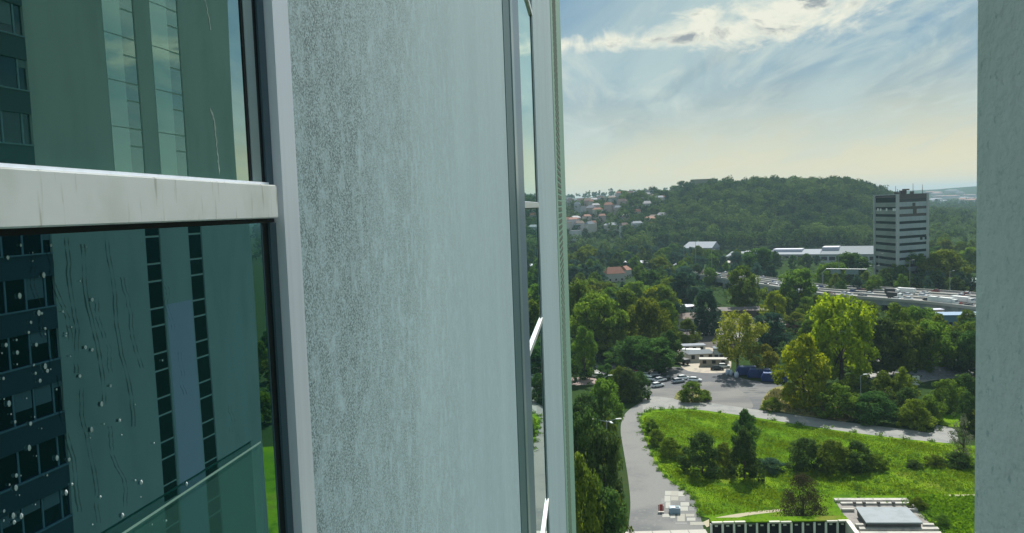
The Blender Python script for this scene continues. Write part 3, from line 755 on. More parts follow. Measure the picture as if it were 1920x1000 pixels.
for t in (0.10, 0.20, 0.41, 0.63, 0.86):
    ribbon('lane_line', t, t+0.012, DK+0.004, DK+0.02, mat('lane_paint', (0.6, 0.6, 0.58), 0.8), parent=fly, org=fo)
pier_me = MB().box(-0.8, 0.8, -0.6, 0.6, 0, DK-2.6).mesh('pier', gird)
for i in range(1, 22):
    s = i/22
    for t in (0.035, 0.52, 0.95):
        p = lane_at(s, t) - fo; link('pier', pier_me, fly, (p.x, p.y, 0))

# slip road under the flyover at the right
sheet('slip_road', cpoly([(1765,578),(1790,590),(1815,596),(1860,600),(1860,592),(1800,584),(1775,574)], 3), 0.02, path_m)
sheet('slip_road', cpoly([(1760,603),(1830,602),(1870,606),(1870,611),(1820,608),(1762,607)], 3), 0.02, path_m)
sheet('field_track', cpoly([(1770,630),(1830,628),(1870,630),(1870,634),(1830,633),(1770,634)], 3), 0.02, dry)

# ------------------------------------------------------------------ vehicles
car_paint = {
 'white': mat('white_car_paint', (0.78, 0.79, 0.80), 0.25, spec=0.6), 'silver': mat('silver_car_paint', (0.45, 0.47, 0.50), 0.3, 0.5),
 'black': mat('black_car_paint', (0.012, 0.013, 0.016), 0.2, spec=0.6), 'red': mat('red_car_paint', (0.22, 0.03, 0.02), 0.25),
 'blue': mat('blue_car_paint', (0.03, 0.06, 0.20), 0.25), 'grey': mat('grey_car_paint', (0.12, 0.13, 0.14), 0.25), 'beige': mat('beige_car_paint', (0.45, 0.40, 0.30), 0.3)}
cg = mat('car_glass', (0.015, 0.02, 0.025), 0.08, spec=0.8); tyre = mat('tyre_rubber', (0.015, 0.015, 0.015), 0.8); rim = mat('wheel_rim', (0.4, 0.4, 0.42), 0.4, 0.6)
lampm = mat('lamp_lens', (0.6, 0.6, 0.55), 0.15); tail = mat('tail_lens', (0.25, 0.01, 0.01), 0.2)
def loft(secs, closed=True):
    b = MB(); n = len(secs[0]); vs = [v for s in secs for v in s]
    fs = [(k*n+i, k*n+(i+1) % n, (k+1)*n+(i+1) % n, (k+1)*n+i) for k in range(len(secs)-1) for i in range(n)]
    fs += [tuple(range(n))[::-1], tuple(range((len(secs)-1)*n, len(secs)*n))]
    return b.add(vs, fs)
def car_meshes():
    secs = []
    for (x, w, zt, zb) in ((-2.15,0.70,0.72,0.35),(-2.05,0.84,0.86,0.28),(-1.2,0.88,0.95,0.25),(0,0.89,0.96,0.25),(1.0,0.88,0.92,0.25),(1.9,0.82,0.76,0.28),(2.12,0.66,0.60,0.36)):
        secs.append([(x,-w,zb),(x,w,zb),(x,w*1.0,(zb+zt)/2),(x,w*0.93,zt),(x,-w*0.93,zt),(x,-w*1.0,(zb+zt)/2)])
    body = loft(secs)
    roof = loft([[(x,-w,zb),(x,w,zb),(x,w*0.9,zt),(x,-w*0.9,zt)] for (x, w, zb, zt) in ((-1.35,0.60,1.36,1.40),(-1.0,0.66,1.38,1.46),(0.1,0.66,1.38,1.47),(0.45,0.60,1.34,1.40))])
    cab = loft([[(x,-w,zb),(x,w,zb),(x,w2,zt),(x,-w2,zt)] for (x, w, zb, w2, zt) in ((-1.95,0.74,0.88,0.70,0.93),(-1.4,0.80,0.9,0.62,1.37),(0.45,0.80,0.92,0.61,1.35),(1.15,0.76,0.88,0.72,0.92))])
    wh = MB().tube((0,-0.1,0),(0,0.1,0),0.32,n=12)
    rm = MB().tube((0,-0.108,0),(0,0.108,0),0.19,n=10)
    hl = MB().box(-0.06,0.06,-0.16,0.16,-0.07,0.07)
    return body, roof, cab, wh, rm, hl
cb, cr, cc, cw, crm, chl = car_meshes()
me_body = cb.mesh('body', car_paint['white']); me_roof = cr.mesh('roof', car_paint['white']); me_cab = cc.mesh('windows', cg)
me_wh = cw.mesh('wheel', tyre); me_rim = crm.mesh('rim', rim); me_hl = chl.mesh('headlight', lampm); me_tl = chl.mesh('tail_light', tail)
for me in (me_body,): me.polygons.foreach_set('use_smooth', [True]*len(me.polygons))
def car(loc, rz, colour, label, group, detail=True, van=False):
    t = thing('car', loc, label, 'car', group, rz)
    link('body', me_body, t, m=car_paint[colour]); link('roof', me_roof, t, m=car_paint[colour]); link('windows', me_cab, t)
    if detail:
        for sx in (-1.35, 1.35):
            for sy in (-0.8, 0.8):
                w = link('wheel', me_wh, t, (sx, sy, 0.32)); link('rim', me_rim, w)
        for sy in (-0.58, 0.58):
            link('headlight', me_hl, t, (2.03, sy, 0.66)); link('tail_light', me_tl, t, (-2.1, sy, 0.7))
    return t
GP = 'cars parked on the asphalt lot'
lz = 0.04
for (px, py, ang, col, lab) in (
    (1146,712,150,'silver','silver car half hidden by bushes left of the parked row'),
    (1119,708,160,'white','pale car behind the leftmost shrubs of the lot'),
    (1172,697,160,'white','white car at the far left end of the parked row, above the reddish one'),
    (1190,703,160,'red','dark red car near the left end of the parked row'),
    (1208,707,160,'white','white car just right of the dark red one'),
    (1215,714,155,'white','white car with its front beside the green shrub tip'),
    (1226,706,160,'silver','silver car in the back of the parked row'),
    (1231,713,200,'black','dark car between the silver and the nearest white cars'),
    (1238,716,38,'white','white car with a white roof second from the open end of the row'),
    (1233,726,30,'white','nearest white car, closest to the pale tarmac patch'),
    (1249,712,60,'black','black car at the right end of the parked row'),
    (1281,712,20,'white','white car left of the two parked behind the round island shrub'),
    (1272,718,25,'silver','silver car tucked at the left edge of the island shrub'),
    (1303,716,-15,'white','white car at the right behind the island shrub'),
    (1345,694,-8,'black','black car with white stripe at the right of the sandy yard'),
    (1357,690,-8,'white','white car behind the black one beside the sandy yard')):
    p = gp(px, py); car((p.x, p.y, lz), R(ang), col, lab, GP)
# trucks
def truck(loc, rz, cabm, boxm, label, cat='truck', L_=5.0, hb_=2.9, group=None, flat=False):
    t = thing('truck', loc, label, cat, group, rz)
    loft([[(x,-1.1,0.6),(x,1.1,0.6),(x,1.1,zt),(x,-1.1,zt)] for (x, zt) in ((2.2,2.6),(3.6,2.6),(4.0,1.7),(4.15,0.7))]).build('cab', cabm, t)
    MB().add([(3.65,-0.95,2.45),(3.65,0.95,2.45),(4.04,0.95,1.72),(4.04,-0.95,1.72)], [(0,3,2,1)]).build('windscreen', cg, t)
    MB().box(-L_+2.0, 3.4, -0.5, 0.5, 0.5, 0.8).build('chassis', tyre, t)
    if flat: MB().box(-L_+1.9, 2.0, -1.15, 1.15, 0.85, 1.15).build('flatbed', boxm, t)
    else: MB().box(-L_+1.9, 2.0, -1.2, 1.2, 0.85, 0.85+hb_-0.7).build('cargo_box', boxm, t, bevel=0.03)
    for sx in (-L_+3.0, 2.9):
        for sy in (-0.95, 0.95): link('wheel', me_wh, t, (sx, sy, 0.45), scale=(1.4,1.3,1.4))
    return t
wt = mat('truck_white', (0.72, 0.73, 0.72), 0.4); dkm = mat('truck_dark', (0.03,0.035,0.04), 0.4)
p = gp(1278, 683); truck((p.x, p.y, lz), R(125), wt, dkm, 'white-cabbed truck with a dark load bed beside the sandy yard', flat=False, hb_=1.9)
p = gp(1297, 668); truck((p.x, p.y, lz), R(170), wt, wt, 'white box truck standing behind the dark-bed truck', hb_=2.4)
# blue skips
blue = mat('dark_blue_paint', (0.015, 0.04, 0.17), 0.5)
skip_bm = loft([[(x,-1.15,0.25),(x,1.15,0.25),(x,1.3,h),(x,-1.3,h)] for (x, h) in ((-3.2,1.2),(-2.6,2.35),(2.6,2.35),(3.2,1.2))])
rib_bm = MB().box(-0.06,0.06,-1.36,-1.26,0.3,2.3)
skm = skip_bm.mesh('hull', blue); rbm = rib_bm.mesh('rib', blue); lim = MB().box(-2.6,2.6,-1.34,1.34,2.36,2.46).mesh('tarpaulin', mat('blue_tarp', (0.03, 0.08, 0.26), 0.6))
for (px, py, a, lab) in ((1402,704,-6,'leftmost dark blue skip in the shade of the yellow tree'), (1425,709,-8,'middle dark blue skip of the row by the bright trees'), (1451,716,-10,'rightmost dark blue skip, beside the bright upright tree')):
    p = gp(px, py); t = thing('skip', (p.x, p.y, lz), lab, 'skip', 'dark blue skips beside the lot', R(a))
    link('hull', skm, t, scale=(1.15,1,1.15)); link('tarpaulin', lim, t, scale=(1.15,1,1.15))
    for x in (-2,-1,0,1,2): link('rib', rbm, t, (x*1.15,0,0))
# pale big bags
bagm = mat('pale_blue_sack', (0.50, 0.55, 0.66), 0.8)
for i, (px, py, lab) in enumerate(((1364,703,'leftmost pale blue-white bulk bag left of the skips'),(1371,704,'middle pale blue-white bulk bag left of the skips'),(1381,708,'rightmost and largest pale bulk bag left of the skips'))):
    p = gp(px, py); s_ = (0.6, 0.55, 0.7)[i]
    t = thing('bulk_bag', (p.x, p.y, lz), lab, 'bulk bag', 'pale bulk bags by the skips')
    loft([[(math.cos(a)*r*s_, math.sin(a)*r*s_, z) for a in [k*math.pi/4 for k in range(8)]] for (r, z) in ((0.85,0),(1.0,0.5),(0.95,1.3),(0.6,1.65))]).build('sack', bagm, t, smooth=True)
    for a in (0.8, 2.3, 3.9, 5.4):
        MB().tube((math.cos(a)*0.6*s_, math.sin(a)*0.6*s_, 1.5), (math.cos(a)*0.5*s_, math.sin(a)*0.5*s_, 2.0), 0.05, n=5).build('loop', bagm, t)
# small sheds / cabins in the works yard
def house(name, loc, rz, w, d, h, rh, wallm, roofm, label, cat, group=None, wins=True, nwin=3, z_low=None):
    t = thing(name, loc, label, cat, group, rz)
    MB().box(-w/2, w/2, -d/2, d/2, -2 if h < 6 or z_low is None else -12, h).build('wall', wallm, t)
    if rh > 0.01:
        e = 0.35
        MB().add([(-w/2-e,-d/2-e,h),(w/2+e,-d/2-e,h),(w/2+e,d/2+e,h),(-w/2-e,d/2+e,h),(-w/2*0.75,0,h+rh),(w/2*0.75,0,h+rh)],
                 [(0,1,5,4),(1,2,5),(2,3,4,5),(3,0,4),(3,2,1,0)]).build('roof', roofm, t)
    else:
        MB().box(-w/2-0.2, w/2+0.2, -d/2-0.2, d/2+0.2, h+0.003, h+0.35).build('roof', roofm, t)
    if wins:
        for f in range(max(1, int(h/3.2))):
            for i in range(nwin):
                x = (-w/2) + w*(i+0.5)/nwin
                MB().box(x-0.6, x+0.6, -d/2-0.06, -d/2+0.05, 1.0+f*3.0, 2.4+f*3.0).build('window', M['gasket'], t)
    return t
beige = mat('beige_wall', (0.38, 0.33, 0.26), 0.9); offw = mat('offwhite_wall', (0.46, 0.44, 0.40), 0.9)
roofgrey = mat('grey_sheet_roof', (0.19, 0.215, 0.235), 0.8, spec=0.1); roofw = mat('white_sheet_roof', (0.26, 0.285, 0.32), 0.8, spec=0.1); roofr = mat('red_tiles', (0.26, 0.10, 0.06), 0.8); roofb = mat('brown_roof', (0.16, 0.11, 0.09), 0.8)
lilac = mat('lilac_sheet_roof', (0.42, 0.43, 0.52), 0.6); blu_r = mat('blue_sheet_roof', (0.09, 0.20, 0.33), 0.5)
def at_px(px, py, z=0.0): return tuple(gp(px, py, z))
p = at_px(1312, 676); house('site_cabin', p, R(8), 9, 5, 2.8, 1.0, offw, roofgrey, 'pale site cabin with grey pitched roof in the sandy yard', 'cabin')
p = at_px(1300, 661); house('site_cabin', p, R(4), 8, 4, 2.6, 0, offw, roofw, 'flat-roofed white cabin behind the grey-roofed one', 'cabin')
p = at_px(1352, 676); house('site_cabin', p, R(-6), 5, 4, 4.2, 0, mat('blue_grey_wall', (0.3,0.36,0.38),0.8), roofgrey, 'upright blue-grey cabin left of the yellow tree', 'cabin')
p = at_px(1338, 686); house('site_cabin', p, R(-6), 9, 3, 2.2, 0, beige, offw, 'low beige block with a white flat top in front of the blue-grey cabin', 'cabin')
p = at_px(1296, 616); house('yard_house', p, R(20), 11, 8, 5.0, 2.0, offw, roofb, 'cream house with brown roof among trees above the works yard', 'house')
p = at_px(1282, 612); house('yard_house', p, R(20), 8, 6, 3.2, 1.5, beige, roofr, 'small beige house with red roof left of the cream one', 'house')
p = at_px(1276, 585); house('yard_shed', p, R(30), 16, 5, 2.6, 1.0, mat('shed_grey',(0.25,0.27,0.29),0.8), lilac, 'long low grey shed seen through the gap behind the trees', 'shed')
p = at_px(1380, 592); house('long_shed', p, R(-2), 28, 9, 3.0, 1.2, mat('shed_brown',(0.10,0.08,0.07),0.9), mat('rusty_roof',(0.085,0.075,0.075),0.8,noise=[(0.4,4,(0.14,0.11,0.10),0.45,0.65,U)]), 'long dark rusty-roofed shed behind the yellow tree', 'shed')
p = at_px(1152, 528); house('red_house', p, R(15), 13, 9, 6, 4.5, offw, roofr, 'white-gabled house with a red tiled roof rising from the left trees', 'house')
p = at_px(1172, 521); house('gabled_house', p, R(60), 8, 7, 6.0, 3, offw, roofr, 'second red-roofed house just right of the white-gabled one', 'house')
p = at_px(1800, 612); house('blue_shed', p, R(-5), 15, 9, 5.0, 0, mat('blue_wall',(0.10,0.20,0.26),0.8), blu_r, 'blue-walled shed below the flyover at the right', 'shed')
p = at_px(1772, 603); house('white_kiosk', p, R(-5), 9, 4, 3.5, 0, offw, roofw, 'flat white kiosk left of the blue-walled shed', 'kiosk')
p = at_px(1473, 622); house('brick_hut', p, R(2), 14, 7, 3.4, 1.4, mat('brick_wall',(0.30,0.16,0.12),0.9), roofb, 'red-brown hut between the dark tree and the big bright one', 'hut')
p = at_px(1462, 618); house('pale_post_hut', p, R(2), 2, 2, 4.2, 0, offw, roofw, 'slim white hut left of the red-brown one', 'hut')
p = at_px(1755, 598); house('grey_hut', p, R(2), 5, 4, 4, 0, beige, lilac, 'small grey hut in the shade under the flyover', 'hut')
# gravel piles and blocks in the yard on the right
pile_m = mat('gravel_pile', (0.20, 0.215, 0.24), 0.95, noise=[(1.5, 5, (0.13, 0.14, 0.16), 0.45, 0.65, U)], bump=(6, 0.6, 0.1, U))
pile_l = mat('pale_gravel_pile', (0.40, 0.40, 0.38), 0.95, bump=(6, 0.6, 0.1, U))
def pile(px, py, r_, h_, m, lab):
    b = MB(); rr = random.Random(px); n = 18; vs = [(0,0,h_)]; fs = []
    for k in range(1, 6):
        for i in range(n):
            a = 2*math.pi*i/n; q = r_*k/5*(1+0.12*rr.uniform(-1,1)); vs.append((math.cos(a)*q*1.5, math.sin(a)*q, h_*max(0,(1-(k/5)**1.3))*(1+0.15*rr.uniform(-1,1)) if k < 5 else -0.1))
    for i in range(n): fs.append((0, 1+i, 1+(i+1) % n))
    for k in range(4):
        for i in range(n): fs.append((1+k*n+i, 1+(k+1)*n+i, 1+(k+1)*n+(i+1) % n, 1+k*n+(i+1) % n))
    o = b.add(vs, fs).build('gravel_pile', m, smooth=True, loc=at_px(px, py)); tag(o, lab, 'gravel pile', 'gravel piles in the right yard')
pile(1722, 706, 5.0, 2.6, pile_m, 'dark gravel pile nearest the tall shrubs in the yard')
pile(1748, 703, 6.0, 3.4, pile_m, 'largest dark gravel pile in the middle of the yard')
pile(1754, 694, 5.0, 2.4, pile_l, 'pale gravel pile behind the largest dark one')
pile(1786, 697, 5.0, 1.8, pile_l, 'low pale heap at the right of the yard')
p = at_px(1805, 694); house('yard_container', p, R(-3), 12, 3, 2.8, 0, lilac, lilac, 'lilac-grey container at the right end of the gravel yard', 'container', wins=False)
p = at_px(1632, 692); house('yard_container', p, R(-3), 12, 3, 2.4, 0, dkm, dkm, 'dark container at the left of the gravel yard beyond the big tree', 'container', wins=False)
p = at_px(1717, 722); o = MB().box(-0.9,0.9,-0.5,0.5,0,2.6).build('white_cabinet', white, loc=p, bevel=0.05); tag(o, 'upright white cabinet at the near edge of the gravel yard', 'cabinet')

# motorway traffic 
r_ = random.Random(11)
cols = ['white','silver','black','grey','blue','red','white','black','silver']
traffic = []
for lane_t, off in ((0.06, 0.0), (0.155, 0.35), (0.25, 0.1), (0.36, 0.6), (0.46, 0.2), (0.585, 0.5), (0.69, 0.15), (0.81, 0.7), (0.91, 0.4)):
    s = 0.02 + off*0.02
    while s < 0.99:
        traffic.append((s, lane_t)); s += r_.uniform(0.03, 0.11) if lane_t < 0.6 else r_.uniform(0.06, 0.18)
lane_name = {0.06:'nearest lane',0.155:'second lane',0.25:'third lane',0.36:'fourth lane',0.46:'fifth lane',0.585:'sixth lane',0.69:'seventh lane',0.81:'eighth lane',0.91:'farthest lane'}
cnt = {}
for (s, t_) in sorted(traffic, key=lambda q: -q[0]):
    p = lane_at(s, t_); q = lane_at(min(s+0.01, 1), t_); a = math.atan2(q.y-p.y, q.x-p.x) if s < 0.98 else -0.5
    if t_ > 0.52: a += math.pi
    c_ = r_.choice(cols); cnt[(c_, t_)] = cnt.get((c_, t_), 0) + 1
    k = cnt[(c_, t_)]
    ordn = ['', 'rightmost', 'second from the right', 'third from the right', 'fourth from the right', 'fifth from the right', 'sixth from the right', 'seventh from the right', 'eighth from the right', 'ninth from the right', 'tenth from the right', 'eleventh from the right'][min(k, 11)]
    if r_.random() < 0.13:
        truck((p.x, p.y, DK+0.01), a, wt, wt if r_.random() < 0.7 else dkm, f'lorry in the {lane_name[t_]}, beside the {c_} car {ordn}' if k > 1 else f'lorry in the {lane_name[t_]} of the flyover, beside a {c_} car', 'lorry', L_=r_.choice((5, 8)), group='lorries on the flyover')
    else:
        car((p.x, p.y, DK+0.01), a, c_, f'{c_} car, {ordn} of its colour in the {lane_name[t_]} of the flyover', 'cars on the flyover', detail=False)

# ------------------------------------------------------------------ lamp posts
post_m = mat('galvanised_post', (0.28, 0.31, 0.31), 0.5, 0.4)
def lamp(px, py, top, label, heads=1, r=0.11, group=None, z=0.0, arm=1.6):
    p = gp(px, py, z); hgt = dist_at(p, py-top)*1.03
    t = thing('street_lamp', tuple(p), label, 'street lamp', group)
    MB().tube((0,0,0), (0,0,hgt), r*1.25, r*0.7, n=8).build('pole', post_m, t)
    MB().tube((0,0,0), (0,0,0.9), r*1.9, r*1.8, n=8).build('base_sleeve', post_m, t)
    angs = {1:(0.2,), 2:(0.0, math.pi), 3:(0.15, math.pi*0.98, -1.2)}[heads]
    for a in angs:
        c, s = math.cos(a), math.sin(a)
        MB().tube((0,0,hgt-0.15), (c*arm, s*arm, hgt+0.25), r*0.55, r*0.45, n=6).build('arm', post_m, t)
        hd = MB().obox((c*(arm+0.42), s*(arm+0.42), hgt+0.25), Vector((c,s,0)), Vector((-s,c,0)), Vector((0,0,1)), 0.55, 0.2, 0.10).build('lamp_head', mat('pale_lamp_housing', (0.72, 0.73, 0.70), 0.4) if 'pale_lamp_housing' not in bpy.data.materials else bpy.data.materials['pale_lamp_housing'], t, bevel=0.04)
    return t
lamp(1141, 928, 791, 'tall lamp post with three white heads standing over the left lane trees', 3, 0.15, arm=1.9)
lamp(1137, 800, 708, 'lamp post rising from the rounded green tree on the left', 1, 0.13, arm=0.9)
lamp(1614, 790, 706, 'slim lamp post in the hedge north of the footpath', 1, 0.10, arm=0.8)
for (px, py, top, hd, lab) in ((1648,532,478,1,'lamp post on the flyover in front of the office tower'), (1706,538,490,1,'lamp post on the flyover right of the office tower'),
        (1781,545,510,1,'low lamp post near the right end of the flyover'), (1572,531,478,1,'lamp post left of the gantry on the flyover'), (1305,508,455,1,'lamp post on the flyover below the small white roof'),
        (1335,512,470,1,'lamp post on the flyover right of the white roof'), (1283,505,462,1,'lamp post on the flyover left of the white roof'), (1640,540,500,2,'double lamp post left of the office tower foot')):
    lamp(px, py, top, lab, hd, 0.17, 'lamp posts along the flyover', z=DK)
# sign gantry
ga, gb = gp(1543, 534, DK), gp(1632, 536, DK); gt = thing('sign_gantry', tuple((ga+gb)/2), 'pale arched sign gantry spanning the flyover', 'sign gantry')
gv = (gb-ga)/2; gd_ = gv.normalized(); hh = 9.0
for sgn in (-1, 1):
    MB().tube(gv*sgn, gv*sgn*1.0 + Vector((0,0,hh-2)), 0.28, 0.22, n=8).build('leg', post_m, gt)
    MB().tube(gv*sgn + Vector((0,0,hh-2)), gv*sgn*0.86 + Vector((0,0,hh)), 0.24, n=8).build('corner_brace', post_m, gt)
MB().tube(gv*-0.86 + Vector((0,0,hh)), gv*0.86 + Vector((0,0,hh)), 0.24, n=8).build('beam', post_m, gt)
MB().obox(gv*0.25 + Vector((0,0,hh-1.6)), gd_, Vector((-gd_.y,gd_.x,0)), Vector((0,0,1)), 3.2, 0.1, 1.3).build('sign_back', mat('sign_back', (0.13,0.2,0.2),0.6), gt)
MB().obox(gv*-0.45 + Vector((0,0,hh-1.6)), gd_, Vector((-gd_.y,gd_.x,0)), Vector((0,0,1)), 2.6, 0.1, 1.2).build('sign_back', mat('sign_back', (0.13,0.2,0.2),0.6), gt)

# ------------------------------------------------------------------ office tower
def office():
    base = gp(1700, 530); dd = base.y
    # footprint corners from bearings: left face 1640..1683, right face 1683..1739
    dm = 470.0
    def onb(px, y): d = ray(px, 450); return Vector((d.x/d.y*y, y, 0))
    c0_, c1_, c2_ = onb(1641, dm+26), onb(1683, dm), onb(1738.5, dm+13)
    c3_ = c0_ + (c2_-c1_)
    top = H + (dist_at((c1_.x, c1_.y, H), 0.0)) + 0.0
    ztop = H + dist_at((c1_.x, c1_.y, H), 371-362.5) - 2.6
    t = thing('office_tower', tuple(c1_), 'grey slab office tower with dark horizontal window bands, right of the wooded hill', 'office tower')
    pale = mat('office_skylit_spandrel', (0.32, 0.39, 0.42), 0.6, noise=(0.12, 3, (0.28, 0.35, 0.38), 0.45, 0.6, U)); olive = mat('office_shaded_spandrel', (0.22, 0.26, 0.22), 0.7, noise=(0.1, 3, (0.18, 0.22, 0.185), 0.45, 0.6, U))  # sky light coloured into the right face, shade into the darker olive side
    dark = glass_mat('office_glass', (0.012, 0.02, 0.025), 0.03, 0.22, (0.8,0.95,1), power=3); corner = mat('office_corner', (0.36, 0.40, 0.40), 0.7); brown = mat('office_top', (0.085, 0.075, 0.075), 0.8)
    MB().prism([(q-c1_)[:2] for q in (c0_, c1_, c2_, c3_)], 0, ztop-0.3).build('core', dark, t)
    MB().prism([(q-c1_)[:2] for q in (c0_, c1_, c2_, c3_)], ztop-0.298, ztop).build('roof', brown, t)
    fl = 4.15; zz = ztop - 4.6; k = 0
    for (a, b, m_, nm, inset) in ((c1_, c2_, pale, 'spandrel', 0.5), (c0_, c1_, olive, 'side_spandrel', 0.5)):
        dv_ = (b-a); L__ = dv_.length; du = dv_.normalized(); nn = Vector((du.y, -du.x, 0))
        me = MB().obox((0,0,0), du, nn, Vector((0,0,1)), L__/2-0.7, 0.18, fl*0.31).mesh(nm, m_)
        mfin = MB().obox((0,0,0), du, nn, Vector((0,0,1)), 0.05, 0.24, fl*0.30).mesh('panel_joint', pale if m_ is pale else olive)
        for i in range(14):
            z = zz - fl*i - 1.2
            c = (a+b)/2 - c1_ + nn*0.1 + Vector((0,0,z))
            if z < 2: break
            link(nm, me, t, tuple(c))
            for kk in range(1, 7):
                if m_ is pale: link('panel_joint', mfin, t, tuple(a - c1_ + du*L__*kk/7 + nn*0.12 + Vector((0,0,z))))
        MB().obox((a+b)/2 - c1_ + nn*0.1 + Vector((0,0,ztop-1.3)), du, nn, Vector((0,0,1)), L__/2-0.7, 0.2, 1.35 if m_ is pale else 0.5).build('top_band', brown, t)
        MB().obox((a+b)/2 - c1_ + nn*0.12 + Vector((0,0,ztop-0.1)), du, nn, Vector((0,0,1)), L__/2+0.2, 0.22, 0.22).build('coping', brown if m_ is pale else corner, t)
    for c in (c0_, c1_, c2_):
        q = c - c1_; n_ = (q - (c3_-c1_)/2).normalized(); n_.z = 0
        MB().box(q.x-0.75, q.x+0.75, q.y-0.75, q.y+0.75, 0, ztop+0.1).build('corner_column', corner, t)
    # some lit-looking pale blinds, and dark patches as in the photograph
    du = (c1_-c0_).normalized(); nn = Vector((du.y, -du.x, 0)); L__ = (c1_-c0_).length
    for f in (0.16, 0.28, 0.55, 0.85, 0.93):
        MB().obox(c0_-c1_+du*L__*f + nn*0.3 + Vector((0,0,zz-fl*0.98)), du, nn, Vector((0,0,1)), 0.8, 0.1, 0.75).build('white_blind', white, t)
    du = (c2_-c1_).normalized(); nn = Vector((du.y, -du.x, 0)); L__ = (c2_-c1_).length
    for (f, z, w_, h_) in ((0.56, zz-fl*1-1.0, 1.5, 1.5), (0.53, zz-fl*0.35, 1.2, 1.0), (0.78, zz-fl*5.1, 1.0, 0.9), (0.93, zz-fl*5.1, 0.8, 0.9)):
        MB().obox(du*L__*f + nn*0.32 + Vector((0,0,z)), du, nn, Vector((0,0,1)), w_, 0.06, h_).build('dark_opening', dark, t)
    # roof furniture
    ctr = (c2_-c1_)
    for (f, w_, h_) in ((0.42, 1.6, 2.2), (0.2, 0.9, 1.3), (0.72, 0.8, 1.5)):
        q = ctr*f + (c3_-c2_)*0.3
        MB().box(q.x-w_, q.x+w_, q.y-1, q.y+1, ztop+0.003, ztop+h_).build('plant_box', brown, t)
    MB().box(ctr.x*0.42-2.4, ctr.x*0.42+0.9, 1+(c3_-c2_).y*0.3, 3+(c3_-c2_).y*0.3, ztop+h_+0.7, ztop+3.0).build('plant_cap', brown, t)
    for (f, h_, which) in ((0.0, 4.8, 0), (0.06, 3.0, 1), (0.12, 2.6, 1), (0.58, 6.0, 1), (0.9, 5.2, 1), (0.08, 3.6, 2), (0.3, 2.2, 1)):
        q = (c0_-c1_)*(1-f)*0.98 if which == 2 else ctr*f + (c3_-c2_)*0.08
        MB().tube((q.x, q.y, ztop), (q.x, q.y, ztop+h_), 0.16, 0.1, n=6).build('antenna', brown, t)
office()

# ------------------------------------------------------------------ flat halls below the hill
def hall(px0, px1, py, pyt, roofm, wallm, label, depth=30, step=None, rz=0.0):
    a, b = gp(px0, py), gp(px1, py); mid = (a+b)/2; w = (b-a).length; h = dist_at(mid, py-pyt); a_ = math.atan2(b.y-a.y, b.x-a.x)
    hh_ = max(2.6, h*0.34)
    t = thing('flat_hall', tuple(mid), label, 'hall', 'flat-roofed halls below the wooded hill', a_)
    MB().box(-w/2, w/2, 0, depth, 0, hh_).build('wall', wallm, t)
    rz_ = hh_ + max(1.2, h*0.28)
    MB().add([(-w/2-0.5,-0.6,hh_),(w/2+0.5,-0.6,hh_),(w/2+0.5,-0.6,hh_+0.7),(-w/2-0.5,-0.6,hh_+0.7),(-w/2+1,depth*0.75,rz_),(w/2-1,depth*0.75,rz_),(-w/2-0.5,depth+0.6,hh_),(w/2+0.5,depth+0.6,hh_)],
             [(0,1,2,3),(3,2,5,4),(4,5,7,6),(0,3,4,6),(1,7,5,2),(0,6,7,1)]).build('roof', roofm, t)
    if step:
        for (f0, f1, zz_) in step: MB().box(-w/2+w*f0, -w/2+w*f1, depth*0.35, depth*0.8, hh_+0.5, rz_+zz_*0.3).build('roof_light', lilac, t)
    n = max(3, int(w/6))
    for i in range(n):
        x = -w/2 + w*(i+0.5)/n
        MB().box(x-w/n*0.38, x+w/n*0.38, -0.08, 0.1, hh_*0.35, hh_*0.8).build('window', M['gasket'], t)
    return t
hall(1279, 1335, 480, 440, roofw, mat('hall_grey', (0.18,0.21,0.22),0.8), 'small hall with a bright white flat roof below the wooded hill', 26)
hall(1362, 1448, 492, 463, roofw, offw, 'long low hall with white and lilac roof left of the centre trees', 24, ((0.35, 0.95, 1.6),))
hall(1440, 1536, 488, 460, roofw, offw, 'wide low hall with a lilac raised roof, middle of the three', 34, ((0.05, 0.62, 2.6),))
hall(1538, 1644, 494, 448, roofgrey, mat('hall_pale', (0.42,0.45,0.46),0.8), 'tallest pale grey hall touching the office tower on the left', 40, ((0.0, 0.3, 0.4),))
hall(1812, 1900, 496, 480, roofw, offw, 'white-roofed hall cut by the side wall, right of the dark conifer', 20)
hall(1795, 1880, 540, 520, mat('green_roof', (0.22,0.33,0.30),0.7), offw, 'green-grey roofed hall behind the right end of the flyover', 22)
hall(1165, 1215, 500, 486, lilac, offw, 'low pale building among the dark trees on the left', 14)
hall(1345, 1370, 500, 486, offw, offw, 'small pale block just beyond the flyover left of the centre', 10)
hall(1262, 1296, 505, 488, roofgrey, mat('hall_teal', (0.25,0.34,0.36),0.8), 'small glazed pavilion beyond the flyover on the left', 10)
# ================================================================== vegetation
LM = {
 'dark': leaf_mat('dark_leaves', (0.038, 0.085, 0.022), (0.105, 0.180, 0.036), 0.46),
 'blue': leaf_mat('blue_green_leaves', (0.032, 0.080, 0.052), (0.085, 0.160, 0.090), 0.42),
 'mid': leaf_mat('mid_green_leaves', (0.070, 0.130, 0.016), (0.180, 0.265, 0.028), 0.5),
 'olive': leaf_mat('olive_leaves', (0.088, 0.145, 0.015), (0.215, 0.285, 0.026), 0.5),
 'bright': leaf_mat('bright_yellow_green_leaves', (0.15, 0.205, 0.006), (0.36, 0.40, 0.012), 0.5),
 'yellow': leaf_mat('yellow_leaves', (0.15, 0.17, 0.015), (0.34, 0.32, 0.04), 0.5),
 'brown': leaf_mat('brown_sparse_leaves', (0.05, 0.050, 0.022), (0.085, 0.080, 0.035), 0.25),
 'pale': leaf_mat('pale_grey_leaves', (0.14, 0.16, 0.11), (0.24, 0.25, 0.17), 0.35),
}
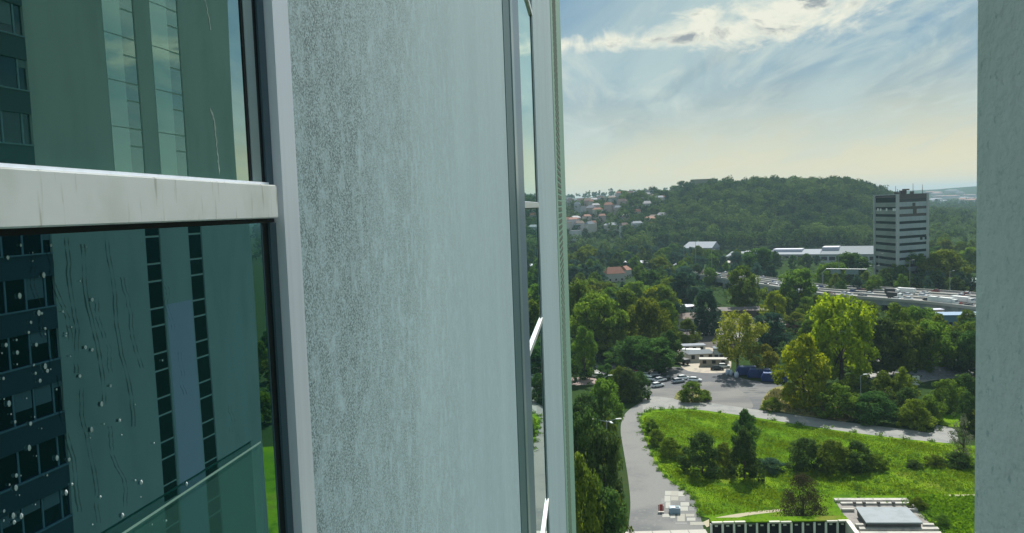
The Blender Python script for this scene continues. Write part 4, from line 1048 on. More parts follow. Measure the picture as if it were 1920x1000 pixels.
bark = mat('bark', (0.07, 0.055, 0.04), 0.9); pbark = mat('pale_bark', (0.30, 0.29, 0.25), 0.8)
def tint_attr(me, vals):
    a = me.attributes.new('tint', 'FLOAT', 'FACE'); a.data.foreach_set('value', np.asarray(vals, np.float32))
def leaf_cloud(centers, rads, n_per, size, rg, flat=0.8, tint_c=None):
    """quads scattered over clump shells -> (verts, tints)"""
    K = len(centers); idx = np.repeat(np.arange(K), n_per); n = len(idx)
    d = rg.normal(size=(n, 3)); d /= np.linalg.norm(d, axis=1)[:, None]
    rr = rads[idx]*(rg.uniform(0.45, 1.08, n)**0.6)
    c = centers[idx] + d*rr[:, None]*np.array([1, 1, flat])
    nrm = d + rg.normal(scale=0.55, size=(n, 3)) + np.array([0, 0, 0.25]); nrm /= np.linalg.norm(nrm, axis=1)[:, None]
    t = np.cross(nrm, rg.normal(size=(n, 3))); t /= np.linalg.norm(t, axis=1)[:, None]; b = np.cross(nrm, t)
    s = size*rg.uniform(0.55, 1.25, n)[:, None]
    v = np.stack([c - t*s, c - b*s*0.7, c + t*s, c + b*s*0.7], 1)
    tc = (tint_c[idx] if tint_c is not None else 0.5) + rg.normal(scale=0.16, size=n)
    return v.reshape(-1, 3), np.clip(tc, 0, 1)
def quads_mesh(name, v, tints, m):
    n = len(v)//4
    me = bpy.data.meshes.new(name); me.vertices.add(len(v)); me.vertices.foreach_set('co', v.astype(np.float32).ravel())
    me.loops.add(4*n); me.loops.foreach_set('vertex_index', np.arange(4*n, dtype=np.int32))
    me.polygons.add(n); me.polygons.foreach_set('loop_start', np.arange(0, 4*n, 4, dtype=np.int32))
    me.materials.append(m); me.update(calc_edges=True); tint_attr(me, tints); return me
def crown(kind, seed, K=70, n_per=62, size=0.030):
    rg = np.random.default_rng(seed)
    pts = []; tries = 0
    lob = rg.uniform(0, 6.28, 6); amp = rg.uniform(0.05, 0.16, 6)
    while len(pts) < K and tries < 6000:
        tries += 1
        z = rg.uniform(0, 1); a = rg.uniform(0, 6.283)
        if kind == 'round': r = math.sqrt(max(0, 1-(2*z-1)**2))**0.8; z0, zs = 0.10, 0.82
        elif kind == 'oval': r = 0.92*math.sin(math.pi*min(1, z**0.75*0.97+0.03))**0.5; z0, zs = 0.05, 0.88
        elif kind == 'spread': r = (0.35+0.75*math.sin(math.pi*z**0.9)); z0, zs = 0.26, 0.66; r = min(r, 1)
        elif kind == 'bush': r = math.sqrt(max(0, 1-z*z)); z0, zs = 0.04, 0.86
        elif kind == 'cone': r = (1-z)**0.75*0.95+0.08; z0, zs = 0.06, 0.88
        elif kind == 'ragged': r = 0.9*math.sin(math.pi*min(1, z**0.8+0.04))**0.5; z0, zs = 0.08, 0.86
        r *= 1 + sum(amp[i]*math.sin((i % 3+1)*a + lob[i] + z*(i+2)*1.7) for i in range(6))
        q = rg.uniform(0.25, 1.0)**0.45
        jit = 0.0 if kind != 'ragged' else rg.uniform(-0.12, 0.12)
        pts.append((math.cos(a)*r*q*0.43*(1+jit), math.sin(a)*r*q*0.43*(1+jit), z0 + zs*z + jit*0.3))
    c = np.array(pts); rads = rg.uniform(0.065, 0.135, len(c))*(1.0 if kind != 'bush' else 1.2)
    tint_c = rg.uniform(0.1, 0.95, len(c))
    v, t = leaf_cloud(c, rads, n_per, size, rg, tint_c=tint_c)
    # stray sprays that break the outline
    out = c[rg.choice(len(c), min(30, len(c)), replace=False)].copy(); out[:, :2] *= rg.uniform(1.05, 1.22, (len(out), 1)); out[:, 2] += rg.uniform(-0.01, 0.05, len(out))
    v2, t2 = leaf_cloud(out, np.full(len(out), 0.04), 16, size*0.9, rg, tint_c=rg.uniform(0.4, 1, len(out)))
    return np.concatenate([v, v2]), np.concatenate([t, t2]), c
def trunk(kind, c, seed):
    r = random.Random(seed); b = MB()
    h = {'round':0.45,'oval':0.55,'spread':0.42,'bush':0.15,'cone':0.8,'ragged':0.4}[kind]
    w = 0.028 if kind != 'bush' else 0.02
    b.tube((0,0,-0.01), (0.01,0.005,h*0.5), w, w*0.75, n=7); b.tube((0.01,0.005,h*0.5), (0.0,0.0,h), w*0.75, w*0.5, n=7)
    for k in range(9):
        q = c[r.randrange(len(c))]; zb = h*r.uniform(0.45, 1.0); m_ = Vector((q[0]*0.45, q[1]*0.45, (zb+q[2])/2+0.03))
        b.tube((0,0,zb), m_, w*0.45, w*0.28, n=5); b.tube(m_, tuple(q), w*0.28, w*0.08, n=5)
    return b
PROTO = {}
for kind, n in (('round', 5), ('oval', 3), ('spread', 2), ('bush', 5), ('cone', 2), ('ragged', 4)):
    for i in range(n):
        v, t, c = crown(kind, 100*len(PROTO)+i, K=100 if kind in ('round','oval','spread') else 70, n_per=88 if kind != 'spread' else 56, size=0.025 if kind != 'spread' else 0.022)
        me = quads_mesh('crown', v, t, LM['mid']); tk = trunk(kind, c, i)
        PROTO[(kind, i)] = (me, tk.mesh('trunk', bark))
# a thin, see-through crown
v, t, c = crown('ragged', 4242, K=34, n_per=26, size=0.017); tk = trunk('ragged', c, 5)
for k in range(26):
    q = c[k % len(c)]; tk.tube((0,0,0.1), tuple(q), 0.006, 0.003, n=4)
PROTO[('sparse', 0)] = (quads_mesh('crown', v, t, LM['brown']), tk.mesh('trunk', bark))
v, t, c = crown('bush', 4243, K=90, n_per=95, size=0.013); tk = trunk('bush', c, 6)
for k in range(60):
    q = c[k % len(c)]; tk.tube((0,0,0.02), tuple(q), 0.006, 0.002, n=4)
PROTO[('twiggy', 0)] = (quads_mesh('crown', v, t, LM['brown']), tk.mesh('trunk', bark))
NV = {'round':5,'oval':3,'spread':2,'bush':5,'cone':2,'ragged':4,'sparse':1,'twiggy':1}
tr = random.Random(99)
CROWNM = {('olive'):'olive'}
def tree_at(x, y, z, h, w, kind, leaf, label, group=None, cat='tree'):
    me, tk = PROTO[(kind, tr.randrange(NV[kind]))]
    t = thing('bush' if cat in ('bush','hedge') else 'tree', (x, y, z), label, cat, group, tr.uniform(0, 6.28))
    s = (w/0.95, w/0.95, h)
    link('crown', me, t, scale=s, m=LM[leaf])
    link('trunk', tk, t, scale=s)
    return t
def tree(px, base, top, wpx, kind, leaf, label, group=None, cat='tree', z=0.0):
    p = gp(px, base, z); h = dist_at(p, base-top)*1.0/math.cos(math.atan2(H, p.y))*0.97; w = dist_at(p, wpx)
    return tree_at(p.x, p.y, z, h, w, kind, leaf, label, group, cat)
LG = 'trees along the left side of the lane'
T = [
 # left side of the lane
 (1110,1095,905,110,'round','dark','dark tree at the bottom left corner of the lane, below the tall lamp post',LG),
 (1156,1040,925,60,'ragged','mid','mid green tree bulging over the lane at the bottom edge',LG),
 (1095,1120,868,90,'ragged','olive','olive tree against the facade edge at the bottom',LG),
 (1136,985,800,70,'round','dark','large dark tree behind the foot of the tall lamp post',LG),
 (1102,975,772,86,'round','dark','dark tree against the facade edge beside the lamp post heads',LG),
 (1143,880,785,44,'ragged','mid','leafy tree at the lane bend right of the lamp heads',LG),
 (1134,812,706,68,'round','mid','rounded lighter green tree with the slim lamp post in it',LG),
 (1098,830,735,60,'round','dark','dark tree left of the rounded lighter one',LG),
 (1110,905,800,60,'ragged','olive','olive-leaved tree mid-way down the facade edge',LG),
 (1176,752,690,58,'bush','dark','dark bush mass at the left corner of the lot',LG),
 (1163,748,685,56,'bush','mid','mid green bush above the rounded tree left of the parked cars',LG),
 (1201,748,694,42,'bush','dark','dark bush closing the parked row on its left',LG),
 (1140,730,682,46,'ragged','dark','dark bush between the side road and the parked cars',LG),
 # big feature trees
 (1577,722,546,128,'round','bright','largest bright yellow-green tree in the middle right',None),
 (1506,768,622,104,'oval','bright','bright upright tree left of and in front of the largest one',None),
 (1384,700,578,92,'spread','yellow','yellowing spreading tree with a forked trunk over the lot',None),
 (1436,706,645,62,'ragged','yellow','low yellow tree right of the forked trunk, over the blue skips',None),
 (1446,655,584,64,'round','blue','dark blue-green tree between the yellow and the bright ones',None),
 (1326,628,538,58,'oval','blue','dark blue-green upright tree left of the rusty shed',None),
 (1452,608,542,46,'oval','bright','small bright pointed tree above the rusty shed',None),
 (1397,584,494,70,'round','mid','round green tree standing before the flyover, left of centre',None),
 (1497,588,500,74,'round','mid','round green tree standing before the flyover, centre',None),
 (1286,575,506,58,'round','blue','dark round tree before the left end of the flyover',None),
 (1540,590,552,44,'ragged','mid','green tree peeking left of the largest bright tree',None),
 (1490,622,585,56,'ragged','olive','olive tree line behind the red-brown hut',None),
 (1626,640,560,50,'round','mid','green tree at the right shoulder of the largest bright one',None),
 # left wood, front to back
 (1228,702,632,84,'round','dark','dark tree at the head of the lot, left of the sandy yard',None),
 (1185,690,628,92,'round','dark','broad dark tree above the side road',None),
 (1257,690,618,54,'ragged','dark','dark ragged tree beside the dark-bed truck',None),
 (1145,672,600,80,'round','mid','mid green tree at the side road bend',None),
 (1096,712,610,58,'ragged','mid','tree at the facade edge above the reddish pavers',None),
 (1120,668,546,104,'round','olive','big olive-green tree at the left of the left wood',None),
 (1212,662,552,84,'round','olive','big olive-green tree in the middle of the left wood',None),
 (1248,645,560,60,'oval','mid','upright green tree at the right of the left wood',None),
 (1168,640,536,80,'round','mid','green tree rising between the two big olive ones',None),
 (1095,650,520,60,'round','mid','green tree at the facade edge behind the olive one',None),
 (1240,590,532,64,'round','bright','bright-topped tree right below the red-roofed houses',None),
 (1195,585,526,70,'round','mid','green tree in front of the red-roofed houses',None),
 (1130,585,528,70,'round','olive','olive tree left of the red-roofed houses',None),
 (1290,650,598,50,'ragged','mid','green tree between the cream house and the truck',None),
 # wood on the right
 (1655,705,592,84,'round','dark','dark tree immediately right of the largest bright one',None),
 (1700,705,600,80,'round','olive','olive tree above the left of the gravel yard',None),
 (1745,705,596,84,'round','mid','green tree above the middle of the gravel yard',None),
 (1795,702,618,76,'round','dark','dark tree above the right of the gravel yard',None),
 (1828,712,612,60,'round','dark','dark tree at the side wall above the gravel yard',None),
 (1680,668,566,70,'ragged','olive','olive ragged tree behind the dark one, under the flyover',None),
 (1718,650,572,70,'round','mid','green tree just below the flyover girder',None),
 (1760,662,590,60,'ragged','olive','olive tree left of the blue-walled shed',None),
 (1815,668,622,60,'ragged','olive','olive scrub in front of the blue-walled shed',None),
 # hedge north of the footpath
 (1572,783,716,92,'bush','mid','wide green bush in the hedge below the largest bright tree',None),
 (1640,791,730,84,'bush','dark','dark bush right of the slim lamp post in the hedge',None),
 (1716,803,746,66,'bush','olive','rounded olive bush at the right end of the hedge',None),
 (1658,770,698,70,'ragged','mid','tall ragged shrub in front of the gravel yard',None),
 (1692,768,690,56,'ragged','olive','tall thin-topped shrub touching the gravel yard',None),
 (1700,784,724,62,'bush','dark','dark bush behind the rounded olive one',None),
 (1742,790,738,54,'bush','mid','green bush above the end of the footpath',None),
 (1775,770,708,70,'bush','mid','green bush in the grass at the far right',None),
 (1810,762,700,60,'bush','dark','dark bush beside the wall at the far right',None),
 (1815,805,735,50,'ragged','dark','dark tree tight against the side wall above the path end',None),
 (1600,742,700,56,'ragged','olive','small olive tree at the foot of the largest bright one',None),
 (1535,765,724,48,'bush','mid','low green bush at the foot of the bright upright tree',None),
 # meadow
 (1318,888,810,74,'bush','dark','large round dark bush in the meadow, left of the pointed one',None),
 (1396,897,802,74,'cone','dark','dark pointed bush in front of the pair in the meadow',None),
 (1398,850,768,56,'ragged','dark','dark ragged tree behind the pointed bush in the meadow',None),
 (1357,882,828,44,'bush','olive','olive bush between the round and the pointed dark ones',None),
 (1256,858,818,46,'bush','olive','olive brown bush in the row at the left of the meadow',None),
 (1232,836,804,36,'bush','mid','small green bush at the left end of the meadow row',None),
 (1222,812,786,32,'ragged','mid','smallest bush near the lane bend in the meadow',None),
 (1285,868,836,34,'bush','olive','low bush left of the large round dark one',None),
 (1512,880,818,72,'bush','dark','dark bush at the left of the middle meadow thicket',None),
 (1562,884,822,70,'bush','mid','mid green bush in the centre of the meadow thicket',None),
 (1604,882,826,64,'bush','dark','dark bush at the right of the meadow thicket',None),
 (1640,880,850,50,'bush','mid','low bush trailing right of the meadow thicket',None),
 (1445,884,858,54,'bush','blue','low bluish scrub between the pointed bush and the thicket',None),
 (1715,878,862,34,'bush','dark','low dark scrub in the right part of the meadow',None),
 (1752,874,852,40,'bush','olive','low olive scrub in the right part of the meadow',None),
 (1796,874,848,56,'bush','dark','low dark scrub beside the pale thin tree',None),
 (1806,868,778,56,'sparse','pale','pale thin-leaved tree against the side wall',None),
 (1504,984,888,92,'twiggy','brown','brown twiggy round shrub above the garage row',None),
 (1296,752,714,56,'bush','mid','round green shrub on the traffic island',None),
 (1322,750,730,26,'bush','olive','small dry shrub at the right end of the traffic island',None),
 (1720,955,932,34,'bush','mid','low weeds bush right of the terrace top',None),
 (1768,988,965,34,'bush','mid','low weeds bush right of the terrace foot',None),
 (1448,770,744,40,'bush','olive','dry olive bush on the bank left of the bright upright tree',None),
 # behind flyover
 (1772,545,465,76,'round','olive','big round olive tree right of the office tower beyond the flyover',None),
 (1712,542,470,64,'round','mid','green tree covering the foot of the office tower',None),
 (1680,545,492,44,'round','mid','smaller green tree at the left corner of the office tower foot',None),
 (1808,500,462,18,'cone','dark','dark conifer at the far right beyond the flyover',None),
 (1600,540,470,62,'round','dark','dark tree before the tallest pale hall',None),
 (1560,548,488,56,'round','mid','green tree left of the gantry beyond the flyover',None),
 (1420,520,462,56,'round','dark','dark tree rising over the long low hall',None),
 (1100,510,458,50,'round','olive','yellowish tree at the facade edge below the town',None),
]
def ordw(n):
    a = ['', 'first', 'second', 'third', 'fourth', 'fifth', 'sixth', 'seventh', 'eighth', 'ninth', 'tenth', 'eleventh', 'twelfth', 'thirteenth', 'fourteenth', 'fifteenth', 'sixteenth', 'seventeenth', 'eighteenth', 'nineteenth']
    if n < 20: return a[n]
    t = {2: 'twent', 3: 'thirt', 4: 'fort', 5: 'fift', 6: 'sixt'}[n//10]
    return t + 'ieth' if n % 10 == 0 else t + 'y-' + a[n % 10]
LW = {'dark':'dark green','blue':'bluish green','mid':'mid green','olive':'olive green'}
for row in T:
    px, base, top, w, kind, leaf, label, grp = row
    cat = 'bush' if kind in ('bush', 'twiggy') or 'bush' in label or 'scrub' in label or 'shrub' in label else 'tree'
    tree(px, base, top, w, kind, leaf, label, grp, cat)
# belts of trees with no feature of their own, sampled on the ground
def belt(n, pxr, dr, hr, leafs, label, group, seed, avoid=(), gap=7.5, zfun=None):
    r = random.Random(seed); pl = []; tries = 0; made = []
    while len(pl) < n and tries < n*60:
        tries += 1
        px = r.uniform(*pxr); y = r.uniform(*dr); d = ray(px, 450); x = d.x/d.y*y
        if any((x-a)**2+(y-b)**2 < gap**2 for a, b in pl): continue
        q = ROT.transposed() @ Vector((x, y, -H)); qx, qy = 960 + F*q.x/-q.z, 500 - F*q.y/-q.z
        if any(a <= qx <= c and b <= qy <= e for a, b, c, e in avoid): continue
        pl.append((x, y)); h = r.uniform(*hr); w = h*r.uniform(0.62, 0.95)
        z = float(terrain(x, y)) if zfun else 0.0; lf = r.choice(leafs)
        made.append((qx, lf, tree_at(x, y, z-0.2, h, w, r.choice(('round','round','ragged','oval')), lf, label, group)))
    made.sort(key=lambda q: q[0]); cn = {}
    for (qx, lf, o) in made:
        cn[lf] = cn.get(lf, 0) + 1
        o['label'] = f"{LW[lf]} tree, {ordw(cn[lf])} such from the left, {group}"
AV = [(1225,495,2000,515),(1340,500,2000,545),(1440,515,2000,605)]
belt(42, (1062, 1290), (345, 590), (11, 17), ('dark','mid','mid','blue','olive'), 'one of the green trees of the wood between the works yard and the flyover', 'trees of the left wood', 1, gap=10, avoid=[(1240,490,1290,520),(1130,500,1190,560)])
belt(24, (1225, 1450), (520, 590), (10, 14), ('dark','mid','blue'), 'one of the trees hiding the left end of the flyover', 'trees at the left end of the flyover', 12, gap=9, avoid=[(1225,480,1450,518)])
belt(26, (1290, 1560), (300, 400), (7, 11), ('dark','mid','olive'), 'one of the low trees lining the near side of the flyover', 'trees below the flyover', 2, gap=9, avoid=[(1225,490,1440,530),(1290,568,1440,660),(1440,600,1500,660)])
belt(24, (1600, 1860), (262, 318), (8, 12), ('dark','mid','olive'), 'one of the trees between the flyover and the gravel yard', 'trees below the flyover on the right', 3, gap=8, avoid=[(1740,575,1860,625)])
belt(60, (1060, 1620), (620, 800), (11, 16), ('dark','dark','blue','mid'), 'one of the dark trees between the flyover and the wooded hill', 'trees beyond the flyover', 4, gap=12,
     avoid=[(1270,450,1345,492),(1355,470,1650,498)])
belt(26, (1560, 1870), (430, 465), (9, 14), ('dark','mid','blue'), 'one of the trees directly behind the right half of the flyover', 'trees behind the flyover on the right', 5, gap=9, avoid=[(1225,515,2000,545)])
belt(34, (1850, 2080), (150, 330), (7, 14), ('dark','mid','olive'), 'x', 'trees mirrored in the near window edge', 16, gap=9, avoid=[(1700,835,2080,1100)])
belt(12, (1350, 1660), (640, 668), (6, 9), ('dark','mid','blue'), 'x', 'trees before the flat halls', 14, gap=10)
belt(9, (1640, 1760), (448, 462), (10, 15), ('dark','mid'), 'x', 'trees at the foot of the office tower', 15, gap=7)
belt(24, (1742, 1900), (520, 830), (12, 18), ('dark','mid','olive'), 'one of the trees right of the office tower', 'trees right of the office tower', 6, gap=11)
belt(22, (1060, 1300), (800, 900), (11, 16), ('dark','blue'), 'one of the dark trees at the foot of the town slope', 'trees at the foot of the town', 8, gap=14)

# ------------------------------------------------------------------ woods that read as one mass
def wood(name, label, seed, ptsf, n, hr, m, K=26, n_per=15, size=0.05, zoff=1.0):
    rg = np.random.default_rng(seed)
    protos = []
    for i in range(5):
        c = []
        for k in range(K):
            a = rg.uniform(0, 6.283); z = rg.uniform(0, 1); r = math.sqrt(max(0, 1-(z*0.9)**2))*rg.uniform(0.5, 1)
            c.append((math.cos(a)*r*0.42, math.sin(a)*r*0.42, 0.38+0.55*z))
        c = np.array(c); v, t = leaf_cloud(c, rg.uniform(0.10, 0.17, K), n_per, size, rg, tint_c=rg.uniform(0.1, 0.9, K))
        protos.append((v, t))
    V, Tt = [], []
    xy = ptsf(rg, n)
    for (x, y) in xy:
        v, t = protos[rg.integers(5)]; h = rg.uniform(*hr)*(1.0 if rg.random() > 0.08 else 1.22); w = h*rg.uniform(0.7, 1.15); a = rg.uniform(0, 6.283)
        ca, sa = math.cos(a), math.sin(a)
        q = np.empty_like(v); q[:, 0] = (v[:, 0]*ca - v[:, 1]*sa)*w + x; q[:, 1] = (v[:, 0]*sa + v[:, 1]*ca)*w + y
        q[:, 2] = v[:, 2]*h + float(terrain(x, y)) - zoff
        V.append(q); pt_ = 0.22*math.sin(x*0.021+1.3)*math.sin(y*0.017) + 0.16*math.sin(x*0.05+y*0.043)
        Tt.append(np.clip(t*0.55 + rg.uniform(-0.25, 0.5) + pt_ + (0.35 if rg.random() < 0.06 else 0), 0, 1))
    me = quads_mesh(name, np.concatenate(V), np.concatenate(Tt), m)
    o = bpy.data.objects.new(name, me); C.objects.link(o)
    return tag(o, label, 'wood', kind='stuff')
def grid_pts(u0, u1, y0, y1, cell):
    def f(rg, n):
        out = []; y = y0
        while y < y1:
            x = u0*y
            while x < u1*y:
                out.append((x + rg.uniform(-0.4, 0.4)*cell, y + rg.uniform(-0.4, 0.4)*cell)); x += cell
            y += cell*0.9
        return out
    return f
hillm = leaf_mat('hill_forest_leaves', (0.028, 0.060, 0.018), (0.120, 0.175, 0.038), 0.45)
wood('hillside_wood', 'dense green wood covering the long hill on the skyline', 21, grid_pts(0.05, 0.395, 850, 1360, 13), 0, (14, 24), hillm, K=26, n_per=20, size=0.045)
wood('town_slope_wood', 'dark trees between the houses of the distant town', 22, grid_pts(-0.04, 0.055, 850, 1460, 14.5), 0, (8, 14), hillm, K=18, n_per=16, size=0.06)
wood('valley_wood', 'hazy trees in the valley right of the office tower', 23, grid_pts(0.40, 0.56, 850, 2400, 20), 0, (10, 16), hillm, K=16, n_per=14, size=0.07)
wood('ridge_wood', 'thin far line of trees on the distant ridge', 24, grid_pts(-0.04, 0.56, 2300, 3100, 62), 0, (12, 22), hillm, K=10, n_per=10, size=0.10)

# ------------------------------------------------------------------ the distant town
tw = random.Random(31)
tm = [mat('town_wall_a', (0.50, 0.47, 0.42), 0.9), mat('town_wall_b', (0.45, 0.46, 0.48), 0.9), mat('town_wall_c', (0.34, 0.30, 0.28), 0.9)]
trf = [roofr, roofb, mat('town_slate', (0.20, 0.20, 0.23), 0.7), roofw]
town = []
for (n, pr, yr, sz, gname, lab) in ((92, (1062, 1250), (960, 1400), (7, 13), 'houses of the distant town', 'small house on the distant town slope left of the wooded hill'),
                       (20, (1742, 1840), (2900, 4400), (26, 60), 'buildings on the far ridge', 'pale building on the hazy far ridge right of the office tower')):
    for i in range(n):
        px = tw.uniform(*pr); y = tw.uniform(*yr); d = ray(px, 450); x = d.x/d.y*y; z = float(terrain(x, y)) + 4 + 5*(px > 1160 and y < 2000)
        w = tw.uniform(*sz); k = tw.randrange(4); kw = tw.randrange(3)
        hh_o = house('town_house', (x, y, z), tw.uniform(-0.7, 0.7), w, w*tw.uniform(0.5, 0.8), tw.uniform(6, 10), tw.choice((0, 2.5, 3.5)), tm[kw], trf[k], lab, 'house', gname, wins=False, z_low=-12); town.append((px, gname, kw, k, hh_o))
town.sort(key=lambda q: q[0]); cn = {}
for (px, gn, kw, k, o) in town:
    key = (gn, kw, k); cn[key] = cn.get(key, 0) + 1
    o['label'] = f"{('cream','pale grey','dull pink')[kw]} house with {('red','brown','slate','white')[k]} roof, {ordw(cn[key])} such from the left, " + ('distant town' if 'town' in gn else 'far ridge')
def special(px, y, w, d_, h, rh, wallm, roofm, label, name='house', cat='house', dz=0, rz=0.0):
    d = ray(px, 450); x = d.x/d.y*y; z = float(terrain(x, y)) + dz
    return house(name, (x, y, z), rz, w, d_, h, rh, wallm, roofm, label, cat, wins=False)
special(1080, 1200, 24, 10, 8, 0, offw, roofw, 'bright white flat building at the facade edge in the distant town', 'white_block', 'building')
special(1152, 1020, 26, 12, 7, 3, offw, roofw, 'white-roofed villa at the foot of the distant town', 'villa', 'villa')
special(1218, 1150, 18, 12, 13, 0, tm[1], tm[1], 'pale cube-shaped block among trees right of the distant town', 'pale_block', 'building')
special(1186, 1080, 24, 9, 7, 3, tm[0], roofw, 'long white-roofed house in the middle of the distant town', 'long_house', 'house')
special(1238, 1330, 66, 18, 14, 0, mat('ochre_wall', (0.42, 0.36, 0.24), 0.9), mat('ochre_roof', (0.30, 0.25, 0.18), 0.9), 'long ochre building on the ridge left of the wooded hilltop', 'ridge_building', 'building', dz=6)
special(1322, 1270, 40, 16, 27, 0, mat('olive_block', (0.22, 0.23, 0.16), 0.9), mat('olive_block', (0.22, 0.23, 0.16), 0.9), 'long dull block on the left shoulder of the wooded hill', 'hilltop_block', 'building', dz=1)
# church with a thin spire
d = ray(1174, 450); y = 1500; x = d.x/d.y*y; z = float(terrain(x, y))
ch = thing('church', (x, y, z), 'church with a needle-thin spire on the distant town skyline', 'church')
MB().box(-9, 9, -5, 5, -2, 10).build('nave', tm[1], ch); MB().box(-2.2, 2.2, -2.2, 2.2, 0, 15).build('bell_tower', tm[1], ch)
MB().tube((0,0,15), (0,0,29), 2.0, 0.2, n=8).build('spire', trf[2], ch)
MB().add([(-9.4,-5.4,10),(9.4,-5.4,10),(9.4,5.4,10),(-9.4,5.4,10),(-9.4,0,14),(9.4,0,14)], [(0,1,5,4),(2,3,4,5),(0,4,3),(1,2,5)]).build('roof', roofr, ch)
for (px, y, h, w, lab) in ((1270,1380,22,26,'tall dark tree clump left of the hill block on the skyline'), (1283,1385,27,24,'highest pointed tree clump on the ridge left of the wooded hill'), (1293,1390,22,15,'narrow tree clump right of the highest pointed one on the ridge')):
    d = ray(px, 450); x = d.x/d.y*y; tree_at(x, y, float(terrain(x, y))+9, h, w, 'round', 'dark', lab, 'skyline tree clumps')

# ------------------------------------------------------------------ long grass and weeds of the meadow
def in_poly(x, y, poly_):
    c = False; n = len(poly_)
    for i in range(n):
        x1, y1 = poly_[i][0], poly_[i][1]; x2, y2 = poly_[i-1][0], poly_[i-1][1]
        if (y1 > y) != (y2 > y) and x < (x2-x1)*(y-y1)/(y2-y1+1e-9)+x1: c = not c
    return c
def grass(name, poly_, n, label, m, seed, hs=(0.15, 0.5)):
    rg = np.random.default_rng(seed)
    P = np.array([(p[0], p[1]) for p in poly_]); lo, hi = P.min(0), P.max(0); pts = []
    pol = [tuple(p) for p in P]
    while len(pts) < n:
        q = rg.uniform(lo, hi, (4000, 2))
        k = np.sin(q[:, 0]*0.23+1)*np.sin(q[:, 1]*0.31) + np.sin(q[:, 0]*0.71+q[:, 1]*0.4)*0.6 + rg.normal(scale=0.5, size=4000)
        pts += [tuple(a) + (b,) for a, b in zip(q, k) if b > -1.1 and in_poly(a[0], a[1], pol)]
    pts = np.array(pts[:n]); c = np.stack([pts[:, 0], pts[:, 1], np.zeros(n)], 1)
    a = rg.uniform(0, 6.283, n); h = rg.uniform(*hs, n)*(0.6+0.5*np.clip(pts[:, 2], 0, 1.6)); w = np.minimum(h, 0.4)*rg.uniform(0.35, 0.8, n)
    t = np.stack([np.cos(a), np.sin(a), np.zeros(n)], 1); lean = rg.normal(scale=0.3, size=(n, 3)); lean[:, 2] = 1
    v = np.stack([c - t*w[:, None]*0.5, c + t*w[:, None]*0.5, c + t*w[:, None]*0.7 + lean*h[:, None], c - t*w[:, None]*0.7 + lean*h[:, None]], 1).reshape(-1, 3)
    v[:, 2] += Z0+0.03
    me = quads_mesh(name, v, np.clip(0.5 + pts[:, 2]*0.12 + rg.normal(scale=0.25, size=n), 0, 1), m)
    o = bpy.data.objects.new(name, me); C.objects.link(o); return tag(o, label, 'grass', kind='stuff')
gm = leaf_mat('grass_blades', (0.070, 0.155, 0.006), (0.22, 0.33, 0.012), 0.42)
ex_b = [gp(*p) for p in ((1330,968),(1312,962),(1303,935),(1282,915),(1255,893),(1236,868),(1222,840),(1212,812),(1206,795),(1209,783),(1224,774),(1260,771),(1300,772),(1400,785),(1500,801),(1600,815),(1700,828),(1840,842),(1840,930),(1700,930),(1562,930),(1560,955),(1340,966))]
grass('meadow_grass_tufts', ex_b, 110000, 'long uneven bright green grass of the meadow', gm, 1, (0.08, 0.27))
def open_px(x, y):
    q = ROT.transposed() @ Vector((x, y, -H)); a, b = 960 + F*q.x/-q.z, 500 - F*q.y/-q.z
    for (x0, y0, x1, y1) in ((1160,680,1475,775),(1262,585,1400,700),(1600,684,1880,720),(1735,570,1880,636),(1400,700,1470,740),(1740,758,1830,830)):
        if x0 < a < x1 and y0 < b < y1: return True
    return b > 733 or (a > 1215 and 488 < b < 506 and a < 1240)
def under(rg, n):
    out = []
    for (u0, u1, y0, y1, cell) in ((-0.05, 0.52, 232, 330, 5.5), (-0.05, 0.52, 330, 480, 7.5), (-0.05, 0.5, 480, 860, 13)):
        out += [q for q in grid_pts(u0, u1, y0, y1, cell)(rg, 0) if not open_px(*q) and rg.random() < 0.85]
    return out
wood('undergrowth', 'dense low scrub filling the gaps between the trees', 40, under, 0, (2.0, 6.0), hillm, K=12, n_per=9, size=0.075, zoff=0.3)
grass('bank_grass_tufts', [gp(*p) for p in ((1432,764),(1436,746),(1452,732),(1500,735),(1560,760),(1600,788),(1500,778))], 5000, 'dry tan grass on the bank above the footpath', leaf_mat('dry_blades', (0.12,0.12,0.04), (0.28,0.25,0.10), 0.3), 2, (0.3, 0.9))
grass('right_grass_tufts', [gp(*p) for p in ((1700,934),(1840,932),(1840,1010),(1775,1010),(1766,985),(1712,945))], 9000, 'weedy grass right of the concrete terrace', gm, 3, (0.2, 0.7))
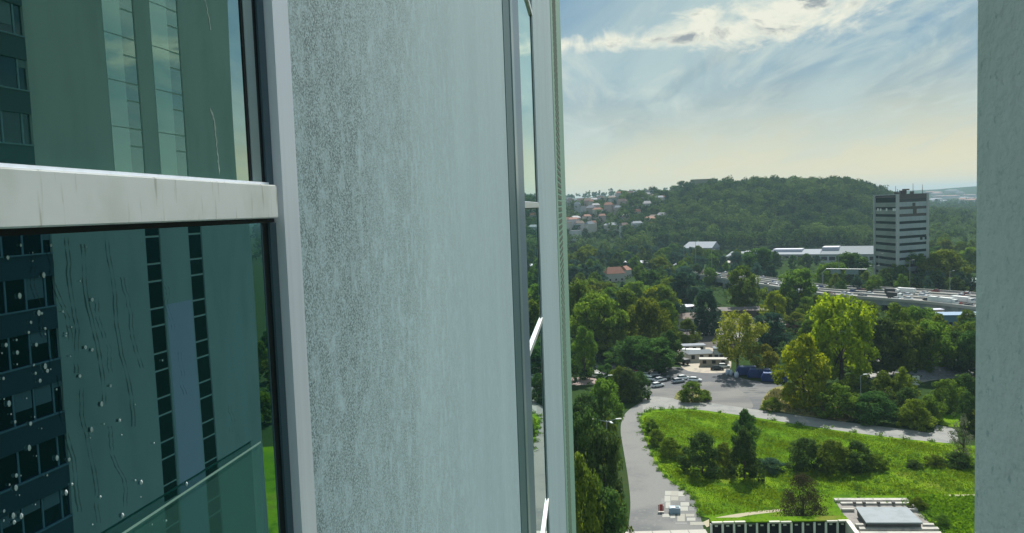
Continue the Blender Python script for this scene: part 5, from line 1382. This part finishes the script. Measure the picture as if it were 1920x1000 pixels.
# scrubby weeds: low broad leaves along the thickets
def weeds(name, spots, label, m, seed, n_per=30):
    rg = np.random.default_rng(seed); c = []
    for (px, py, rpx, n) in spots:
        p = gp(px, py); r = dist_at(p, rpx)
        for i in range(n):
            c.append((p.x + rg.normal()*r*0.5, p.y + rg.normal()*r*0.7, Z0 + rg.uniform(0.0, 0.4)))
    c = np.array(c); v, t = leaf_cloud(c, rg.uniform(0.3, 0.75, len(c)), n_per, 0.14, rg, tint_c=rg.uniform(0, 1, len(c)))
    o = bpy.data.objects.new(name, quads_mesh(name, v, t, m)); C.objects.link(o); tag(o, label, 'weeds', kind='stuff')
weeds('meadow_weeds', [(1330,800,60,16),(1450,815,80,22),(1600,835,90,26),(1400,925,80,24),(1660,905,90,26),(1290,900,40,10),(1470,940,60,16),(1560,884,110,90),(1700,878,90,70),(1790,872,40,30),(1440,886,40,30),(1240,846,40,30),(1290,870,30,20),(1620,925,40,12),(1700,945,14,10),(1740,970,16,14),(1760,995,16,10),(1650,860,60,24),(1500,905,60,20),(1590,850,60,14),(1760,905,50,20)],
      'dark leafy weeds scattered through the meadow', LM['mid'], 5)
weeds('meadow_fringe', [(px, py, 7, 9) for (px, py) in mead_l[1:-2]] + [((a[0]+b[0])/2, (a[1]+b[1])/2, 7, 8) for a, b in zip(mead_l[1:-2], mead_l[2:-1])],
      'ragged low weeds along the edge of the meadow', LM['mid'], 9, n_per=22)
weeds('verge_scrub', [(1160,785,14,14),(1155,860,12,20),(1160,930,10,16),(1168,985,8,10),(1150,700,20,20),(1230,700,20,16),(1750,800,20,20),(1810,820,20,24),(1780,700,40,20)],
      'dark scrub growing along the lane and footpath edges', LM['dark'], 6)

# ------------------------------------------------------------------ summer haze
hb_ = MB().box(-4500, 9500, -420, 13800, -3, 175).build('haze', [])
hb_['kind'] = 'stuff'
hm = bpy.data.materials.new('haze'); hm.use_nodes = True
nt = hm.node_tree; nt.nodes.clear(); oN = nt.nodes.new('ShaderNodeOutputMaterial'); pv = nt.nodes.new('ShaderNodeVolumePrincipled')
pv.inputs['Color'].default_value = (0.58, 0.83, 1.0, 1); pv.inputs['Density'].default_value = 0.00011; pv.inputs['Anisotropy'].default_value = 0.0
nt.links.new(pv.outputs[0], oN.inputs['Volume'])
hb_.data.materials.clear(); hb_.data.materials.append(hm)
